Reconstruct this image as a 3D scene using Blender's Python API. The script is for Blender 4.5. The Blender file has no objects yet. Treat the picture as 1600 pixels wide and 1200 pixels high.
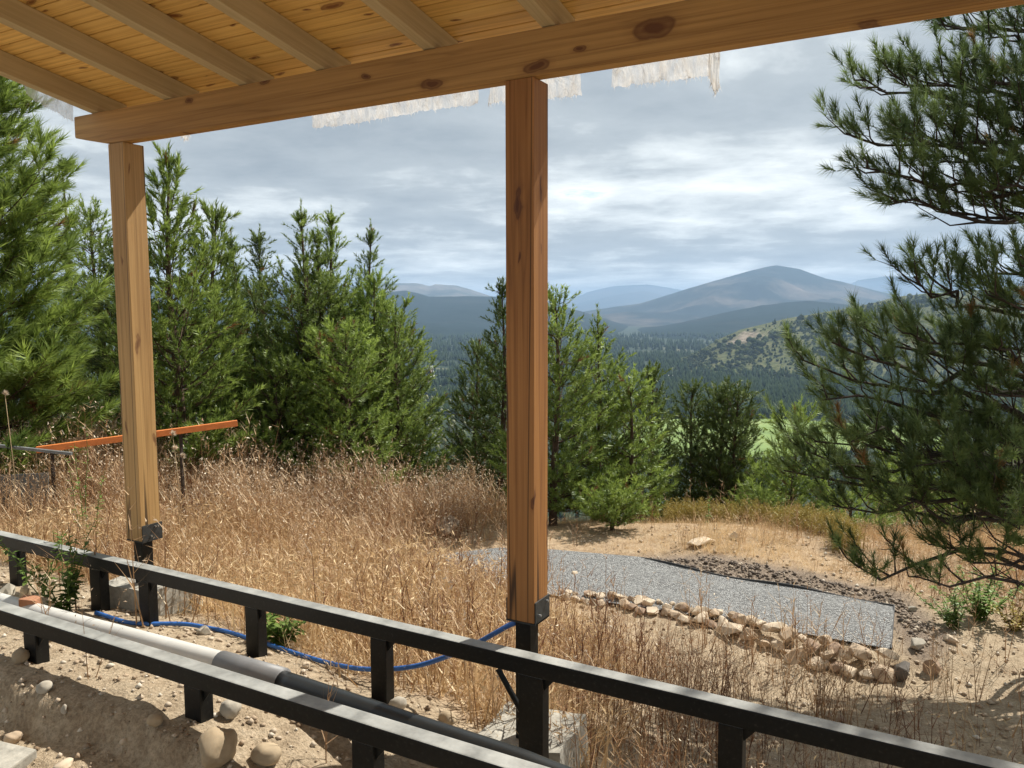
import bpy, bmesh, math, random
import numpy as np
from mathutils import Vector, Matrix, noise as mnoise

# ------------------------------------------------------------------ scene, camera, world, sun
scene = bpy.context.scene
COL = scene.collection
FPX = 1268.4                      # focal length in pixels of a 1600 px wide frame
PITCH, ROLL, HEAD = 0.0933, -0.0033, 0.5088
cam_d = bpy.data.cameras.new('camera')
cam_d.sensor_width = 36.0
cam_d.lens = FPX / 1600 * 36.0
cam_d.clip_start = 0.05
cam_d.clip_end = 90000
cam = bpy.data.objects.new('camera', cam_d)
COL.objects.link(cam)
F_ = np.array([-math.sin(HEAD)*math.cos(PITCH), math.cos(HEAD)*math.cos(PITCH), -math.sin(PITCH)])
R_ = np.array([math.cos(HEAD), math.sin(HEAD), 0.0])
U_ = np.cross(R_, F_)
R2 = R_*math.cos(ROLL) + U_*math.sin(ROLL)
U2 = -R_*math.sin(ROLL) + U_*math.cos(ROLL)
cam.matrix_world = Matrix(((R2[0], U2[0], -F_[0], 0), (R2[1], U2[1], -F_[1], 0), (R2[2], U2[2], -F_[2], 0), (0, 0, 0, 1)))
scene.camera = cam

SUN_EL, SUN_AZ = math.radians(50.5), math.radians(19.5)
to_sun = Vector((math.sin(SUN_AZ)*math.cos(SUN_EL), math.cos(SUN_AZ)*math.cos(SUN_EL), math.sin(SUN_EL)))
sun_d = bpy.data.lights.new('sun', 'SUN')
sun_d.energy = 4.8
sun_d.angle = math.radians(0.53)
sun_d.color = (1.0, 0.95, 0.86)
sun = bpy.data.objects.new('sun', sun_d)
sun.rotation_euler = to_sun.to_track_quat('Z', 'Y').to_euler()
sun.location = (5, 20, 30)
COL.objects.link(sun)

world = bpy.data.worlds.new('World')
scene.world = world
world.use_nodes = True
def build_world():
    nt = world.node_tree; N = nt.nodes; L = nt.links
    N.clear()
    out = N.new('ShaderNodeOutputWorld'); bg = N.new('ShaderNodeBackground')
    sky = N.new('ShaderNodeTexSky'); sky.sky_type = 'NISHITA'; sky.sun_disc = False
    sky.sun_elevation = SUN_EL; sky.sun_rotation = SUN_AZ; sky.altitude = 800
    bg.inputs['Strength'].default_value = 0.1
    tc = N.new('ShaderNodeTexCoord')
    sep = N.new('ShaderNodeSeparateXYZ'); L.new(tc.outputs['Generated'], sep.inputs[0])
    def M(op, a, b=None, clamp=False):
        n = N.new('ShaderNodeMath'); n.operation = op; n.use_clamp = clamp
        for i, v in enumerate((a, b)):
            if v is None: continue
            if isinstance(v, (int, float)): n.inputs[i].default_value = v
            else: L.new(v, n.inputs[i])
        return n.outputs[0]
    zz = M('ADD', M('MAXIMUM', sep.outputs[2], 0.0), 0.10)
    cx = M('DIVIDE', sep.outputs[0], zz); cy = M('DIVIDE', sep.outputs[1], zz)
    comb = N.new('ShaderNodeCombineXYZ'); L.new(cx, comb.inputs[0]); L.new(cy, comb.inputs[1])
    def noise(scale, detail, rough, off, dist=0.0):
        mp = N.new('ShaderNodeMapping'); mp.inputs['Location'].default_value = off
        mp.inputs['Rotation'].default_value = (0, 0, -0.5)
        L.new(comb.outputs[0], mp.inputs[0])
        n = N.new('ShaderNodeTexNoise'); n.inputs['Scale'].default_value = scale
        n.inputs['Detail'].default_value = detail; n.inputs['Roughness'].default_value = rough
        n.inputs['Distortion'].default_value = dist
        L.new(mp.outputs[0], n.inputs['Vector']); return n.outputs['Fac']
    big = noise(0.62, 7, 0.58, (3.1, 1.7, 0), 0.25)
    fine = noise(1.9, 9, 0.62, (7.3, 2.2, 4), 0.2)
    low = M('MULTIPLY', M('SUBTRACT', M('MINIMUM', M('MAXIMUM', sep.outputs[2], 0.0), 0.30), 0.17), 0.42)   # cover thins out towards the horizon
    mixv = M('ADD', M('ADD', M('MULTIPLY', big, 0.60), M('MULTIPLY', fine, 0.40)), low)
    # thickness -> cloud brightness (thin = bright, thick = blue grey)
    r = N.new('ShaderNodeValToRGB'); L.new(mixv, r.inputs[0])
    e = r.color_ramp.elements
    e[0].position = 0.33; e[0].color = (8.5, 8.75, 8.6, 1)
    e[1].position = 0.64; e[1].color = (2.75, 3.1, 3.4, 1)
    m1 = r.color_ramp.elements.new(0.42); m1.color = (6.0, 6.35, 6.4, 1)
    m2 = r.color_ramp.elements.new(0.50); m2.color = (3.85, 4.2, 4.4, 1)
    # blue gaps where the cover is thinnest
    gap = N.new('ShaderNodeValToRGB'); L.new(mixv, gap.inputs[0])
    gap.color_ramp.elements[0].position = 0.285; gap.color_ramp.elements[0].color = (0, 0, 0, 1)
    gap.color_ramp.elements[1].position = 0.33; gap.color_ramp.elements[1].color = (1, 1, 1, 1)
    mx = N.new('ShaderNodeMix'); mx.data_type = 'RGBA'
    L.new(gap.outputs[0], mx.inputs[0]); L.new(sky.outputs[0], mx.inputs[6]); L.new(r.outputs[0], mx.inputs[7])
    L.new(mx.outputs[2], bg.inputs['Color'])
    L.new(bg.outputs[0], out.inputs[0])
build_world()
scene.view_settings.view_transform = 'Standard'
scene.view_settings.look = 'None'
scene.view_settings.exposure = 0.55
scene.view_settings.gamma = 1.0
scene.view_settings.use_curve_mapping = False
scene.render.engine = 'CYCLES'
scene.cycles.max_bounces = 8
scene.cycles.diffuse_bounces = 4
scene.cycles.transparent_max_bounces = 8
scene.cycles.use_denoising = True

# ------------------------------------------------------------------ helpers
rng = np.random.default_rng(11)
random.seed(5)
def ray(px, py):
    return F_ + R2*(px-800)/FPX - U2*(py-600)/FPX
def at_depth(px, py, d): return ray(px, py)*d
def on_y(px, py, Y):
    r = ray(px, py); return r*(Y/r[1])
def on_z(px, py, Z):
    r = ray(px, py); return r*(Z/r[2])

def link(o, parent=None):
    COL.objects.link(o)
    if parent is not None: o.parent = parent
    return o
def tag(o, label, cat, group=None):
    o['label'] = label; o['category'] = cat
    if group: o['group'] = group
    return o
def kind(o, k): o['kind'] = k; return o
def empty(name, loc, label=None, cat=None, group=None):
    o = bpy.data.objects.new(name, None); o.location = loc; o.empty_display_size = .1
    COL.objects.link(o)
    if label: tag(o, label, cat, group)
    return o
def np_mesh(name, V, Fs, mat, parent=None, smooth=False, attrs=None):
    """V (n,3); Fs list of int arrays (m,k); world coordinates (or local to the parent's origin)"""
    me = bpy.data.meshes.new(name)
    V = np.asarray(V, dtype=np.float32)
    if not isinstance(Fs, list): Fs = [Fs]
    me.vertices.add(len(V)); me.vertices.foreach_set('co', V.ravel())
    loops = np.concatenate([f.ravel() for f in Fs]).astype(np.int32)
    sizes = np.concatenate([np.full(len(f), f.shape[1], dtype=np.int32) for f in Fs])
    starts = np.concatenate([[0], np.cumsum(sizes)[:-1]]).astype(np.int32)
    me.loops.add(len(loops)); me.loops.foreach_set('vertex_index', loops)
    me.polygons.add(len(sizes)); me.polygons.foreach_set('loop_start', starts)
    if smooth: me.polygons.foreach_set('use_smooth', np.ones(len(sizes), dtype=bool))
    for an, av in (attrs or {}).items():
        a = me.attributes.new(an, 'FLOAT', 'POINT'); a.data.foreach_set('value', np.asarray(av, dtype=np.float32))
    me.update(calc_edges=True); me.validate()
    for m in (mat if isinstance(mat, (list, tuple)) else [mat]): me.materials.append(m)
    o = bpy.data.objects.new(name, me); return link(o, parent)
def bm_obj(name, bm, mat, parent=None, smooth=False):
    me = bpy.data.meshes.new(name); bm.to_mesh(me); bm.free()
    if smooth:
        for p in me.polygons: p.use_smooth = True
    me.materials.append(mat)
    return link(bpy.data.objects.new(name, me), parent)
def box_bm(x0, x1, y0, y1, z0, z1, bevel=0.0, bm=None):
    bm2 = bmesh.new()
    bmesh.ops.create_cube(bm2, size=1.0)
    for v in bm2.verts:
        v.co = ((x0+x1)/2 + v.co.x*(x1-x0), (y0+y1)/2 + v.co.y*(y1-y0), (z0+z1)/2 + v.co.z*(z1-z0))
    if bevel: bmesh.ops.bevel(bm2, geom=bm2.edges[:], offset=bevel, segments=2, affect='EDGES', profile=.6)
    if bm is None: return bm2
    me = bpy.data.meshes.new('tmp'); bm2.to_mesh(me); bm2.free(); bm.from_mesh(me); bpy.data.meshes.remove(me)
    return bm
def box(name, x0, x1, y0, y1, z0, z1, mat, parent=None, bevel=0.0):
    return bm_obj(name, box_bm(x0, x1, y0, y1, z0, z1, bevel), mat, parent)
def tube_arrays(P, rad, n=8, cap=True):
    P = np.asarray(P, float); k = len(P)
    rad = np.broadcast_to(np.asarray(rad, float), (k,))
    T = np.gradient(P, axis=0); T /= np.linalg.norm(T, axis=1)[:, None] + 1e-12
    ref = np.array([0, 0, 1.0]) if abs(T[0][2]) < .8 else np.array([1.0, 0, 0])
    A = np.cross(T, ref); A /= np.linalg.norm(A, axis=1)[:, None] + 1e-12
    B = np.cross(T, A)
    ang = np.linspace(0, 2*np.pi, n, endpoint=False)
    V = P[:, None, :] + rad[:, None, None]*(A[:, None, :]*np.cos(ang)[None, :, None] + B[:, None, :]*np.sin(ang)[None, :, None])
    V = V.reshape(-1, 3)
    i = np.arange(k-1)[:, None]*n; j = np.arange(n)[None, :]; j2 = (j+1) % n
    Q = np.stack([i+j, i+j2, i+n+j2, i+n+j], -1).reshape(-1, 4)
    return V, Q
def tube(name, P, rad, mat, parent=None, n=10, caps=True):
    V, Q = tube_arrays(P, rad, n)
    Fs = [Q]
    if caps:
        k = len(P)
        Fs.append(np.arange(n)[None, ::-1]); Fs.append((np.arange(n)+(k-1)*n)[None, :])
    return np_mesh(name, V, Fs, mat, parent, smooth=True)
def catmull(pts, m=8):
    pts = [np.asarray(p, float) for p in pts]
    P = [2*pts[0]-pts[1]] + pts + [2*pts[-1]-pts[-2]]
    out = []
    for i in range(1, len(P)-2):
        for t in np.linspace(0, 1, m, endpoint=False):
            a, b, c, d = P[i-1], P[i], P[i+1], P[i+2]
            out.append(.5*((2*b)+(-a+c)*t+(2*a-5*b+4*c-d)*t*t+(-a+3*b-3*c+d)*t**3))
    out.append(pts[-1]); return np.array(out)
def vnoise(X, Y, seed=0):
    """cheap smooth value noise, arrays"""
    X = np.asarray(X, float); Y = np.asarray(Y, float)
    xi = np.floor(X).astype(np.int64); yi = np.floor(Y).astype(np.int64)
    fx = X-xi; fy = Y-yi; fx = fx*fx*(3-2*fx); fy = fy*fy*(3-2*fy)
    def h(a, b):
        n = (a*374761393 + b*668265263 + seed*974634777) & 0x7fffffff
        n = ((n ^ (n >> 13))*1274126177) & 0x7fffffff
        return ((n ^ (n >> 16)) & 0xffff)/65535.0
    return (h(xi, yi)*(1-fx)+h(xi+1, yi)*fx)*(1-fy) + (h(xi, yi+1)*(1-fx)+h(xi+1, yi+1)*fx)*fy
def fbm(X, Y, oct=4, seed=0):
    s = 0; a = .5
    for i in range(oct):
        s = s + a*(vnoise(X*2**i, Y*2**i, seed+i*17)-.5); a *= .5
    return s

# ------------------------------------------------------------------ materials
def new_mat(name):
    m = bpy.data.materials.new(name); m.use_nodes = True
    nt = m.node_tree; b = nt.nodes['Principled BSDF']
    return m, nt, nt.nodes, nt.links, b
def rampn(N, L, src, stops):
    r = N.new('ShaderNodeValToRGB'); L.new(src, r.inputs[0])
    while len(r.color_ramp.elements) < len(stops): r.color_ramp.elements.new(.5)
    for e, (p, c) in zip(r.color_ramp.elements, stops): e.position = p; e.color = (*c, 1)
    return r.outputs[0]
def noisen(N, L, scale, detail=4, rough=.55, vec=None, coord='Object', sc=(1, 1, 1), dist=0.0, loc=(0, 0, 0)):
    n = N.new('ShaderNodeTexNoise'); n.inputs['Scale'].default_value = scale
    n.inputs['Detail'].default_value = detail; n.inputs['Roughness'].default_value = rough; n.inputs['Distortion'].default_value = dist
    tc = N.new('ShaderNodeTexCoord'); mp = N.new('ShaderNodeMapping'); mp.inputs['Scale'].default_value = sc; mp.inputs['Location'].default_value = loc
    L.new(tc.outputs[coord], mp.inputs[0]); L.new(mp.outputs[0], n.inputs['Vector'])
    return n.outputs['Fac']
def mixc(N, L, fac, a, b, mode='MIX'):
    m = N.new('ShaderNodeMix'); m.data_type = 'RGBA'; m.blend_type = mode
    for s, v in ((0, fac), (6, a), (7, b)):
        if isinstance(v, (int, float)): m.inputs[s].default_value = v
        elif isinstance(v, tuple): m.inputs[s].default_value = (*v, 1)
        else: L.new(v, m.inputs[s])
    return m.outputs[2]
def bump(N, L, b, h, strength, dist=.01):
    bp = N.new('ShaderNodeBump'); bp.inputs['Strength'].default_value = strength; bp.inputs['Distance'].default_value = dist
    L.new(h, bp.inputs['Height']); L.new(bp.outputs[0], b.inputs['Normal'])

def wood(name, dark, light, knot, axis, knots=True, rough=.62, checks=False, kmap=(4, 4, 1.6), ringf=.5, krad=1.0, kplane=None):
    """pine: grain along 'axis' of object space"""
    m, nt, N, L, b = new_mat(name)
    def S(a, c):          # a = scale across, c = along
        s = [a, a, a]; s['xyz'.index(axis)] = c; return tuple(s)
    g = noisen(N, L, 1.0, 6, .65, sc=S(60, 1.3), dist=.5)
    rings = noisen(N, L, 1.0, 3, .5, sc=S(17, .35), dist=1.2)
    tone = noisen(N, L, 1.0, 2, .5, sc=S(2.2, .5))
    mid = tuple((d+l)/2 for d, l in zip(dark, light))
    c = rampn(N, L, g, [(.30, dark), (.50, mid), (.66, light)])
    cr = rampn(N, L, rings, [(.38, light), (.50, mid), (.53, tuple(.8*x for x in dark)), (.56, mid), (.66, light)])
    c2 = mixc(N, L, ringf, c, cr)
    c2 = mixc(N, L, .6, c2, rampn(N, L, tone, [(.35, (.78, .74, .70)), (.65, (1.12, 1.12, 1.12))]), 'MULTIPLY')
    if knots:
        v = N.new('ShaderNodeTexVoronoi'); v.inputs['Scale'].default_value = 1.0
        tc = N.new('ShaderNodeTexCoord'); mp = N.new('ShaderNodeMapping'); mp.inputs['Scale'].default_value = kmap
        add = N.new('ShaderNodeVectorMath'); add.operation = 'ADD'
        L.new(tc.outputs['Object'], add.inputs[0])
        oi = N.new('ShaderNodeObjectInfo'); L.new(oi.outputs['Random'], add.inputs[1])
        wn = N.new('ShaderNodeVectorMath'); wn.operation = 'ADD'; nz = N.new('ShaderNodeTexNoise'); nz.inputs['Scale'].default_value = 9; L.new(tc.outputs['Object'], nz.inputs['Vector'])
        sc_ = N.new('ShaderNodeVectorMath'); sc_.operation = 'SCALE'; sc_.inputs['Scale'].default_value = .05; L.new(nz.outputs['Color'], sc_.inputs[0])
        L.new(add.outputs[0], wn.inputs[0]); L.new(sc_.outputs[0], wn.inputs[1])
        sx = N.new('ShaderNodeSeparateXYZ'); L.new(wn.outputs[0], sx.inputs[0])
        v.voronoi_dimensions = '2D'; cb = N.new('ShaderNodeCombineXYZ')
        a_, b_ = {'x': (0, 2), 'z': (2, 0), 'y': (1, 0)}[axis]
        if kplane is not None: b_ = kplane
        L.new(sx.outputs[a_], cb.inputs[0])
        if axis == 'z':
            sm = N.new('ShaderNodeMath'); sm.operation = 'MULTIPLY_ADD'; L.new(sx.outputs[1], sm.inputs[0]); sm.inputs[1].default_value = 1.7; L.new(sx.outputs[0], sm.inputs[2]); L.new(sm.outputs[0], cb.inputs[1])
        else: L.new(sx.outputs[b_], cb.inputs[1])
        L.new(cb.outputs[0], mp.inputs[0]); L.new(mp.outputs[0], v.inputs['Vector'])
        sz_ = N.new('ShaderNodeSeparateColor'); L.new(v.outputs['Color'], sz_.inputs[0])
        mr = N.new('ShaderNodeMapRange'); L.new(sz_.outputs[0], mr.inputs[0]); mr.inputs[3].default_value = .62; mr.inputs[4].default_value = 2.9
        ml = N.new('ShaderNodeMath'); ml.operation = 'MULTIPLY'; L.new(v.outputs['Distance'], ml.inputs[0]); L.new(mr.outputs[0], ml.inputs[1])
        k = rampn(N, L, ml.outputs[0], [(.045*krad, (1, 1, 1)), (.07*krad, (.7, .7, .7)), (.10*krad, (.85, .85, .85)), (.12*krad, (.22, .22, .22)), (.19*krad, (0, 0, 0))])
        c2 = mixc(N, L, k, c2, knot)
    if checks:
        ck = noisen(N, L, 1.0, 2, .4, sc=S(9, .22), dist=.15, loc=(3.3, 1.1, .4))
        mm = rampn(N, L, ck, [(.480, (0, 0, 0)), (.495, (.9, .9, .9)), (.505, (.9, .9, .9)), (.520, (0, 0, 0))])
        c2 = mixc(N, L, mm, c2, tuple(.16*x for x in dark))
    L.new(c2, b.inputs['Base Color']); b.inputs['Roughness'].default_value = rough
    bump(N, L, b, g, .35, .004)
    return m
M_post_a = wood('wood_post_reflect_lit', (.33, .18, .058), (.56, .345, .135), (.20, .09, .03), 'z', checks=True, kmap=(1.4, 4.5, 1), krad=.8)  # paler than the other post: reflected light put into the wood colour
M_post_b = wood('wood_post_red', (.22, .082, .018), (.44, .205, .06), (.10, .03, .01), 'z', checks=True, kmap=(1.3, 4.5, 1), krad=.75)
M_beam = wood('wood_beam', (.30, .15, .042), (.52, .30, .10), (.13, .045, .012), 'x', kmap=(1.7, 4.2, 1), krad=.9)
M_rafter = wood('wood_rafter', (.42, .325, .18), (.56, .45, .27), (.30, .2, .1), 'y', knots=False, rough=.8, ringf=.12)
M_board = wood('wood_board', (.62, .35, .085), (.90, .60, .20), (.20, .07, .015), 'x', rough=.5, kmap=(1.9, 6.5, 1), krad=1.0, kplane=1)

def mat_steel():
    m, nt, N, L, b = new_mat('black_steel')
    geo = N.new('ShaderNodeNewGeometry'); sep = N.new('ShaderNodeSeparateXYZ'); L.new(geo.outputs['True Normal'], sep.inputs[0])
    up = rampn(N, L, sep.outputs[2], [(.6, (0, 0, 0)), (.95, (1, 1, 1))])
    n = noisen(N, L, 5, 6, .65, sc=(1, 1, 1)); n2 = noisen(N, L, 60, 3, .6)
    dust = rampn(N, L, n, [(.30, (.35, .35, .35)), (.65, (1, 1, 1))])
    fac = N.new('ShaderNodeMath'); fac.operation = 'MULTIPLY'; L.new(up, fac.inputs[0]); L.new(dust, fac.inputs[1])
    basec = rampn(N, L, n2, [(.35, (.005, .0055, .0055)), (.6, (.009, .0095, .009)), (.78, (.035, .032, .027))])
    c = mixc(N, L, fac.outputs[0], basec, (.42, .425, .40))
    L.new(c, b.inputs['Base Color']); b.inputs['Roughness'].default_value = .45
    b.inputs['Specular IOR Level'].default_value = .28
    return m
M_steel = mat_steel()
def plain(name, col, rough=.6, var=.25, scale=12, metallic=0.0, bumps=0.0, detail=5):
    m, nt, N, L, b = new_mat(name)
    n = noisen(N, L, scale, detail, .6)
    c = rampn(N, L, n, [(.3, tuple(x*(1-var) for x in col)), (.7, tuple(min(1, x*(1+var)) for x in col))])
    L.new(c, b.inputs['Base Color']); b.inputs['Roughness'].default_value = rough; b.inputs['Metallic'].default_value = metallic
    if bumps: bump(N, L, b, n, bumps, .01)
    return m
M_bracket = plain('dark_bracket_steel', (.035, .037, .036), .5, .4, 30)
M_bolt = plain('zinc_bolt', (.6, .6, .58), .35, .1, 30, metallic=.9)
M_concrete = plain('concrete', (.36, .34, .29), .9, .3, 22, bumps=.5)
M_pipe_l = plain('light_grey_plastic', (.62, .61, .57), .45, .08, 6)
M_pipe_g = plain('grey_plastic', (.20, .20, .20), .5, .15, 6)
M_pipe_k = plain('black_plastic', (.018, .02, .02), .38, .2, 8)
M_hose = plain('blue_hose', (.03, .13, .42), .4, .15, 20)
M_orange = plain('orange_primer_steel', (.72, .22, .055), .55, .15, 15)
M_grey_steel = plain('grey_steel', (.16, .17, .17), .5, .3, 15)
M_terra = plain('terracotta', (.42, .20, .11), .85, .2, 20)
M_rock = plain('boulder', (.40, .31, .20), .9, .28, 7, bumps=.5, detail=9)
M_rock_g = plain('grey_rock', (.42, .38, .31), .9, .3, 8, bumps=.5, detail=9)
M_rock_d = plain('dark_rock', (.10, .085, .07), .85, .4, 9, bumps=.6)
M_stone = plain('border_stone', (.47, .36, .25), .9, .3, 5, bumps=.5, detail=9)
M_stone_p = plain('border_stone_pale', (.60, .49, .36), .9, .22, 5, bumps=.5, detail=9)
M_stone_r = plain('border_stone_red', (.37, .26, .18), .9, .3, 5, bumps=.5, detail=9)
M_edge = plain('black_edging', (.02, .02, .02), .6, .3, 12)
M_roofblock = plain('roof_light_block', (.3, .3, .3), .6, .1, 4)
M_bark = plain('bark', (.09, .055, .035), .95, .45, 16, bumps=.6)
M_bark_d = plain('bark_dark', (.045, .032, .024), .95, .45, 16, bumps=.6)

def foliage(name, dark, light, old=(.16, .085, .03), transl=.35, gloss=.05):
    m, nt, N, L, b = new_mat(name)
    N.remove(b); out = [n for n in N if n.type == 'OUTPUT_MATERIAL'][0]
    a = N.new('ShaderNodeAttribute'); a.attribute_name = 'tone'
    oi = N.new('ShaderNodeObjectInfo')
    c = rampn(N, L, a.outputs['Fac'], [(0.0, old), (.06, dark), (.5, tuple((x+y)/2 for x, y in zip(dark, light))), (1.0, light)])
    hs = N.new('ShaderNodeHueSaturation'); L.new(c, hs.inputs['Color'])
    v = N.new('ShaderNodeMapRange'); L.new(oi.outputs['Random'], v.inputs[0]); v.inputs[3].default_value = .82; v.inputs[4].default_value = 1.15
    L.new(v.outputs[0], hs.inputs['Value'])
    d = N.new('ShaderNodeBsdfDiffuse'); t = N.new('ShaderNodeBsdfTranslucent'); g = N.new('ShaderNodeBsdfGlossy')
    g.inputs['Roughness'].default_value = .45; g.inputs['Color'].default_value = (.55, .6, .5, 1)
    L.new(hs.outputs[0], d.inputs[0]); L.new(hs.outputs[0], t.inputs[0])
    m1 = N.new('ShaderNodeMixShader'); m1.inputs[0].default_value = transl; L.new(d.outputs[0], m1.inputs[1]); L.new(t.outputs[0], m1.inputs[2])
    m2 = N.new('ShaderNodeMixShader'); m2.inputs[0].default_value = gloss; L.new(m1.outputs[0], m2.inputs[1]); L.new(g.outputs[0], m2.inputs[2])
    L.new(m2.outputs[0], out.inputs[0])
    return m
M_needle = foliage('pine_needles', (.09, .14, .03), (.34, .435, .09), transl=.5)
M_needle_b = foliage('pine_needles_blue', (.075, .115, .035), (.22, .29, .09), transl=.45)
M_needle_d = foliage('pine_needles_dark', (.055, .085, .022), (.18, .24, .055))
M_needle_p = foliage('pine_needles_near', (.05, .082, .026), (.235, .315, .10), old=(.36, .20, .07), transl=.45)
M_green = foliage('green_leaves', (.08, .15, .03), (.24, .34, .08), transl=.4)
M_yellow = foliage('yellow_brush', (.26, .18, .04), (.56, .44, .12), transl=.3)
M_dry = foliage('dry_grass', (.48, .295, .14), (.90, .69, .41), old=(.38, .19, .09), transl=.3)
M_dry_r = foliage('dry_weed', (.37, .21, .11), (.74, .53, .32), old=(.15, .05, .025), transl=.2)
M_seed = foliage('seed_heads', (.50, .36, .24), (.78, .66, .52), old=(.4, .3, .2), transl=.2)

# ------------------------------------------------------------------ terrain
ctrl = []
def cp(X, Y, Z): ctrl.append((X, Y, Z))
def cpd(px, py, d): p = at_depth(px, py, d); ctrl.append(tuple(p))
for X, Z in ((-9, -1.68), (-6, -1.68), (-4.5, -1.69), (-3, -1.73), (-2.2, -1.82), (-1.2, -2.02), (0, -2.2), (2, -2.4), (4, -2.5)):
    cp(X, 2.3, Z)
for X, Z in ((-9, -1.92), (-6, -1.90), (-4.6, -1.88), (-3.3, -1.90), (-2.4, -1.95), (-1.6, -2.15), (-.7, -2.35), (1, -2.5), (3, -2.6)):
    cp(X, 3.1, Z)
for X in (-9, -5, -2, 1, 4): cp(X, 1.0, -2.0); cp(X, -1.5, -2.0); cp(X, -6, -2.0)
for a in ((450, 955, 5.6), (600, 905, 7.3), (250, 880, 6.6), (700, 884, 9.1), (720, 832, 10.5), (600, 805, 11.4), (480, 795, 12.4), (300, 765, 12.4), (100, 745, 11),
          (860, 857, 9.8), (860, 930, 8.2), (1395, 945, 7.92), (1395, 1012, 6.93), (1130, 902, 8.75), (1130, 968, 7.55),
          (1100, 850, 9.9), (1080, 822, 10.6), (1330, 872, 9.4), (1500, 890, 9.0), (900, 842, 10.4), (1600, 960, 7.8), (1600, 1060, 6.4),
          (1400, 1062, 6.6), (1200, 1012, 7.2), (1000, 962, 8.0), (1200, 1065, 6.5), (1300, 1130, 5.75), (1600, 1190, 5.2), (1000, 1130, 5.3), (900, 1060, 5.7), (800, 1000, 6.2)):
    cpd(*a)
for px, d, Z in ((-300, 13, -2.4), (-100, 16, -3.4), (200, 17, -4.2), (450, 17, -4.6), (700, 16, -4.6), (900, 15, -4.6), (1100, 14.5, -4.4), (1300, 14, -4.3), (1500, 13.5, -4.0), (1800, 13, -3.6),
                 (-100, 21, -5.5), (450, 21, -6.8), (900, 20, -7.2), (1300, 19, -7.0), (1800, 18, -6.0), (2100, 10, -3.3), (-700, 9, -2.1)):
    r = ray(px, 481); p = r*d; cp(p[0], p[1], Z)
ctrl = np.array(ctrl)
def tps_fit(C):
    n = len(C); D = np.linalg.norm(C[:, None, :2]-C[None, :, :2], axis=2)
    K = np.where(D > 0, D**2*np.log(D+1e-9), 0) + np.eye(n)*.12
    P = np.c_[np.ones(n), C[:, :2]]
    A = np.zeros((n+3, n+3)); A[:n, :n] = K; A[:n, n:] = P; A[n:, :n] = P.T
    return np.linalg.solve(A, np.r_[C[:, 2], 0, 0, 0])
TW = tps_fit(ctrl)
def smooth01(x): x = np.clip(x, 0, 1); return x*x*(3-2*x)
VALLEY = -150.0
def far_z(r):
    return np.interp(r, [0, 18, 30, 60, 200, 480, 800, 1e6], [-5.5, -6.2, -11, -27, -85, -138, VALLEY, VALLEY])
def ground(X, Y, detail=True):
    X = np.atleast_1d(np.asarray(X, float)); Y = np.atleast_1d(np.asarray(Y, float))
    r = np.hypot(X, Y)
    Zn = np.full(X.shape, -5.0)
    near = r < 24
    if near.any():
        x = X[near]; y = Y[near]
        D2 = (x[:, None]-ctrl[None, :, 0])**2 + (y[:, None]-ctrl[None, :, 1])**2
        Zn[near] = (.5*D2*np.log(D2+1e-9)) @ TW[:len(ctrl)] + TW[len(ctrl)] + TW[len(ctrl)+1]*x + TW[len(ctrl)+2]*y
        # the ledge cut under the front rail
        led = 2.06 + .26*fbm(x*1.7, y*0+3.3, 4, 5)
        f = smooth01((led - y)/.10)*smooth01((y+.5)/.5)*smooth01((-0.9-x)/.6)
        Zn[near] -= .15*f*smooth01((x+9)/1.5)
    w = smooth01((r-16)/7)
    Zn = np.clip(Zn, -9, -1.6)
    Z = Zn*(1-w) + far_z(r)*w
    if detail:
        Z = Z + np.where(r < 30, .10*fbm(X*1.1, Y*1.1, 5, 3) + .05*fbm(X*7, Y*7, 3, 9), 0)
        Z = Z + np.where(r > 25, smooth01((r-25)/100)*np.minimum(r*.01, 6)*fbm(X/60, Y/60, 4, 21), 0)
    return Z

# gravel path, in world axes: polygon corners from the level z = -2.9
PADZ = -2.88
pad_near = [on_z(px, py, PADZ)[:2] for px, py in ((640, 897), (760, 912), (860, 928), (1000, 948), (1130, 968), (1260, 990), (1392, 1014))]
pad_far = [on_z(px, py, PADZ)[:2] for px, py in ((690, 866), (780, 857), (860, 857), (1000, 872), (1130, 899), (1260, 921), (1397, 947))]
pad_poly = np.array(pad_near + pad_far[::-1])
def in_poly(X, Y, P):
    X = np.asarray(X); Y = np.asarray(Y); c = np.zeros(X.shape, bool); n = len(P)
    for i in range(n):
        x1, y1 = P[i]; x2, y2 = P[(i+1) % n]
        cond = ((y1 > Y) != (y2 > Y)) & (X < (x2-x1)*(Y-y1)/(y2-y1+1e-12)+x1)
        c ^= cond
    return c
def poly_dist(X, Y, P):
    X = np.asarray(X); Y = np.asarray(Y); d = np.full(X.shape, 1e9); n = len(P)
    for i in range(n):
        a = P[i]; b = P[(i+1) % n]; ab = b-a
        t = np.clip(((X-a[0])*ab[0]+(Y-a[1])*ab[1])/(ab@ab), 0, 1)
        d = np.minimum(d, np.hypot(X-a[0]-t*ab[0], Y-a[1]-t*ab[1]))
    return d
def gz(X, Y):
    X = np.atleast_1d(np.asarray(X, float)); Y = np.atleast_1d(np.asarray(Y, float))
    Z = ground(X, Y)
    m = (np.hypot(X, Y) < 14)
    if m.any():
        ins = in_poly(X[m], Y[m], pad_poly); d = poly_dist(X[m], Y[m], pad_poly)
        w = np.where(ins, 1.0, smooth01(1-d/.35))
        Z[m] = Z[m]*(1-w) + (PADZ-.03)*w
    return Z
def g1(x, y): return float(gz(x, y)[0])

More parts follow.
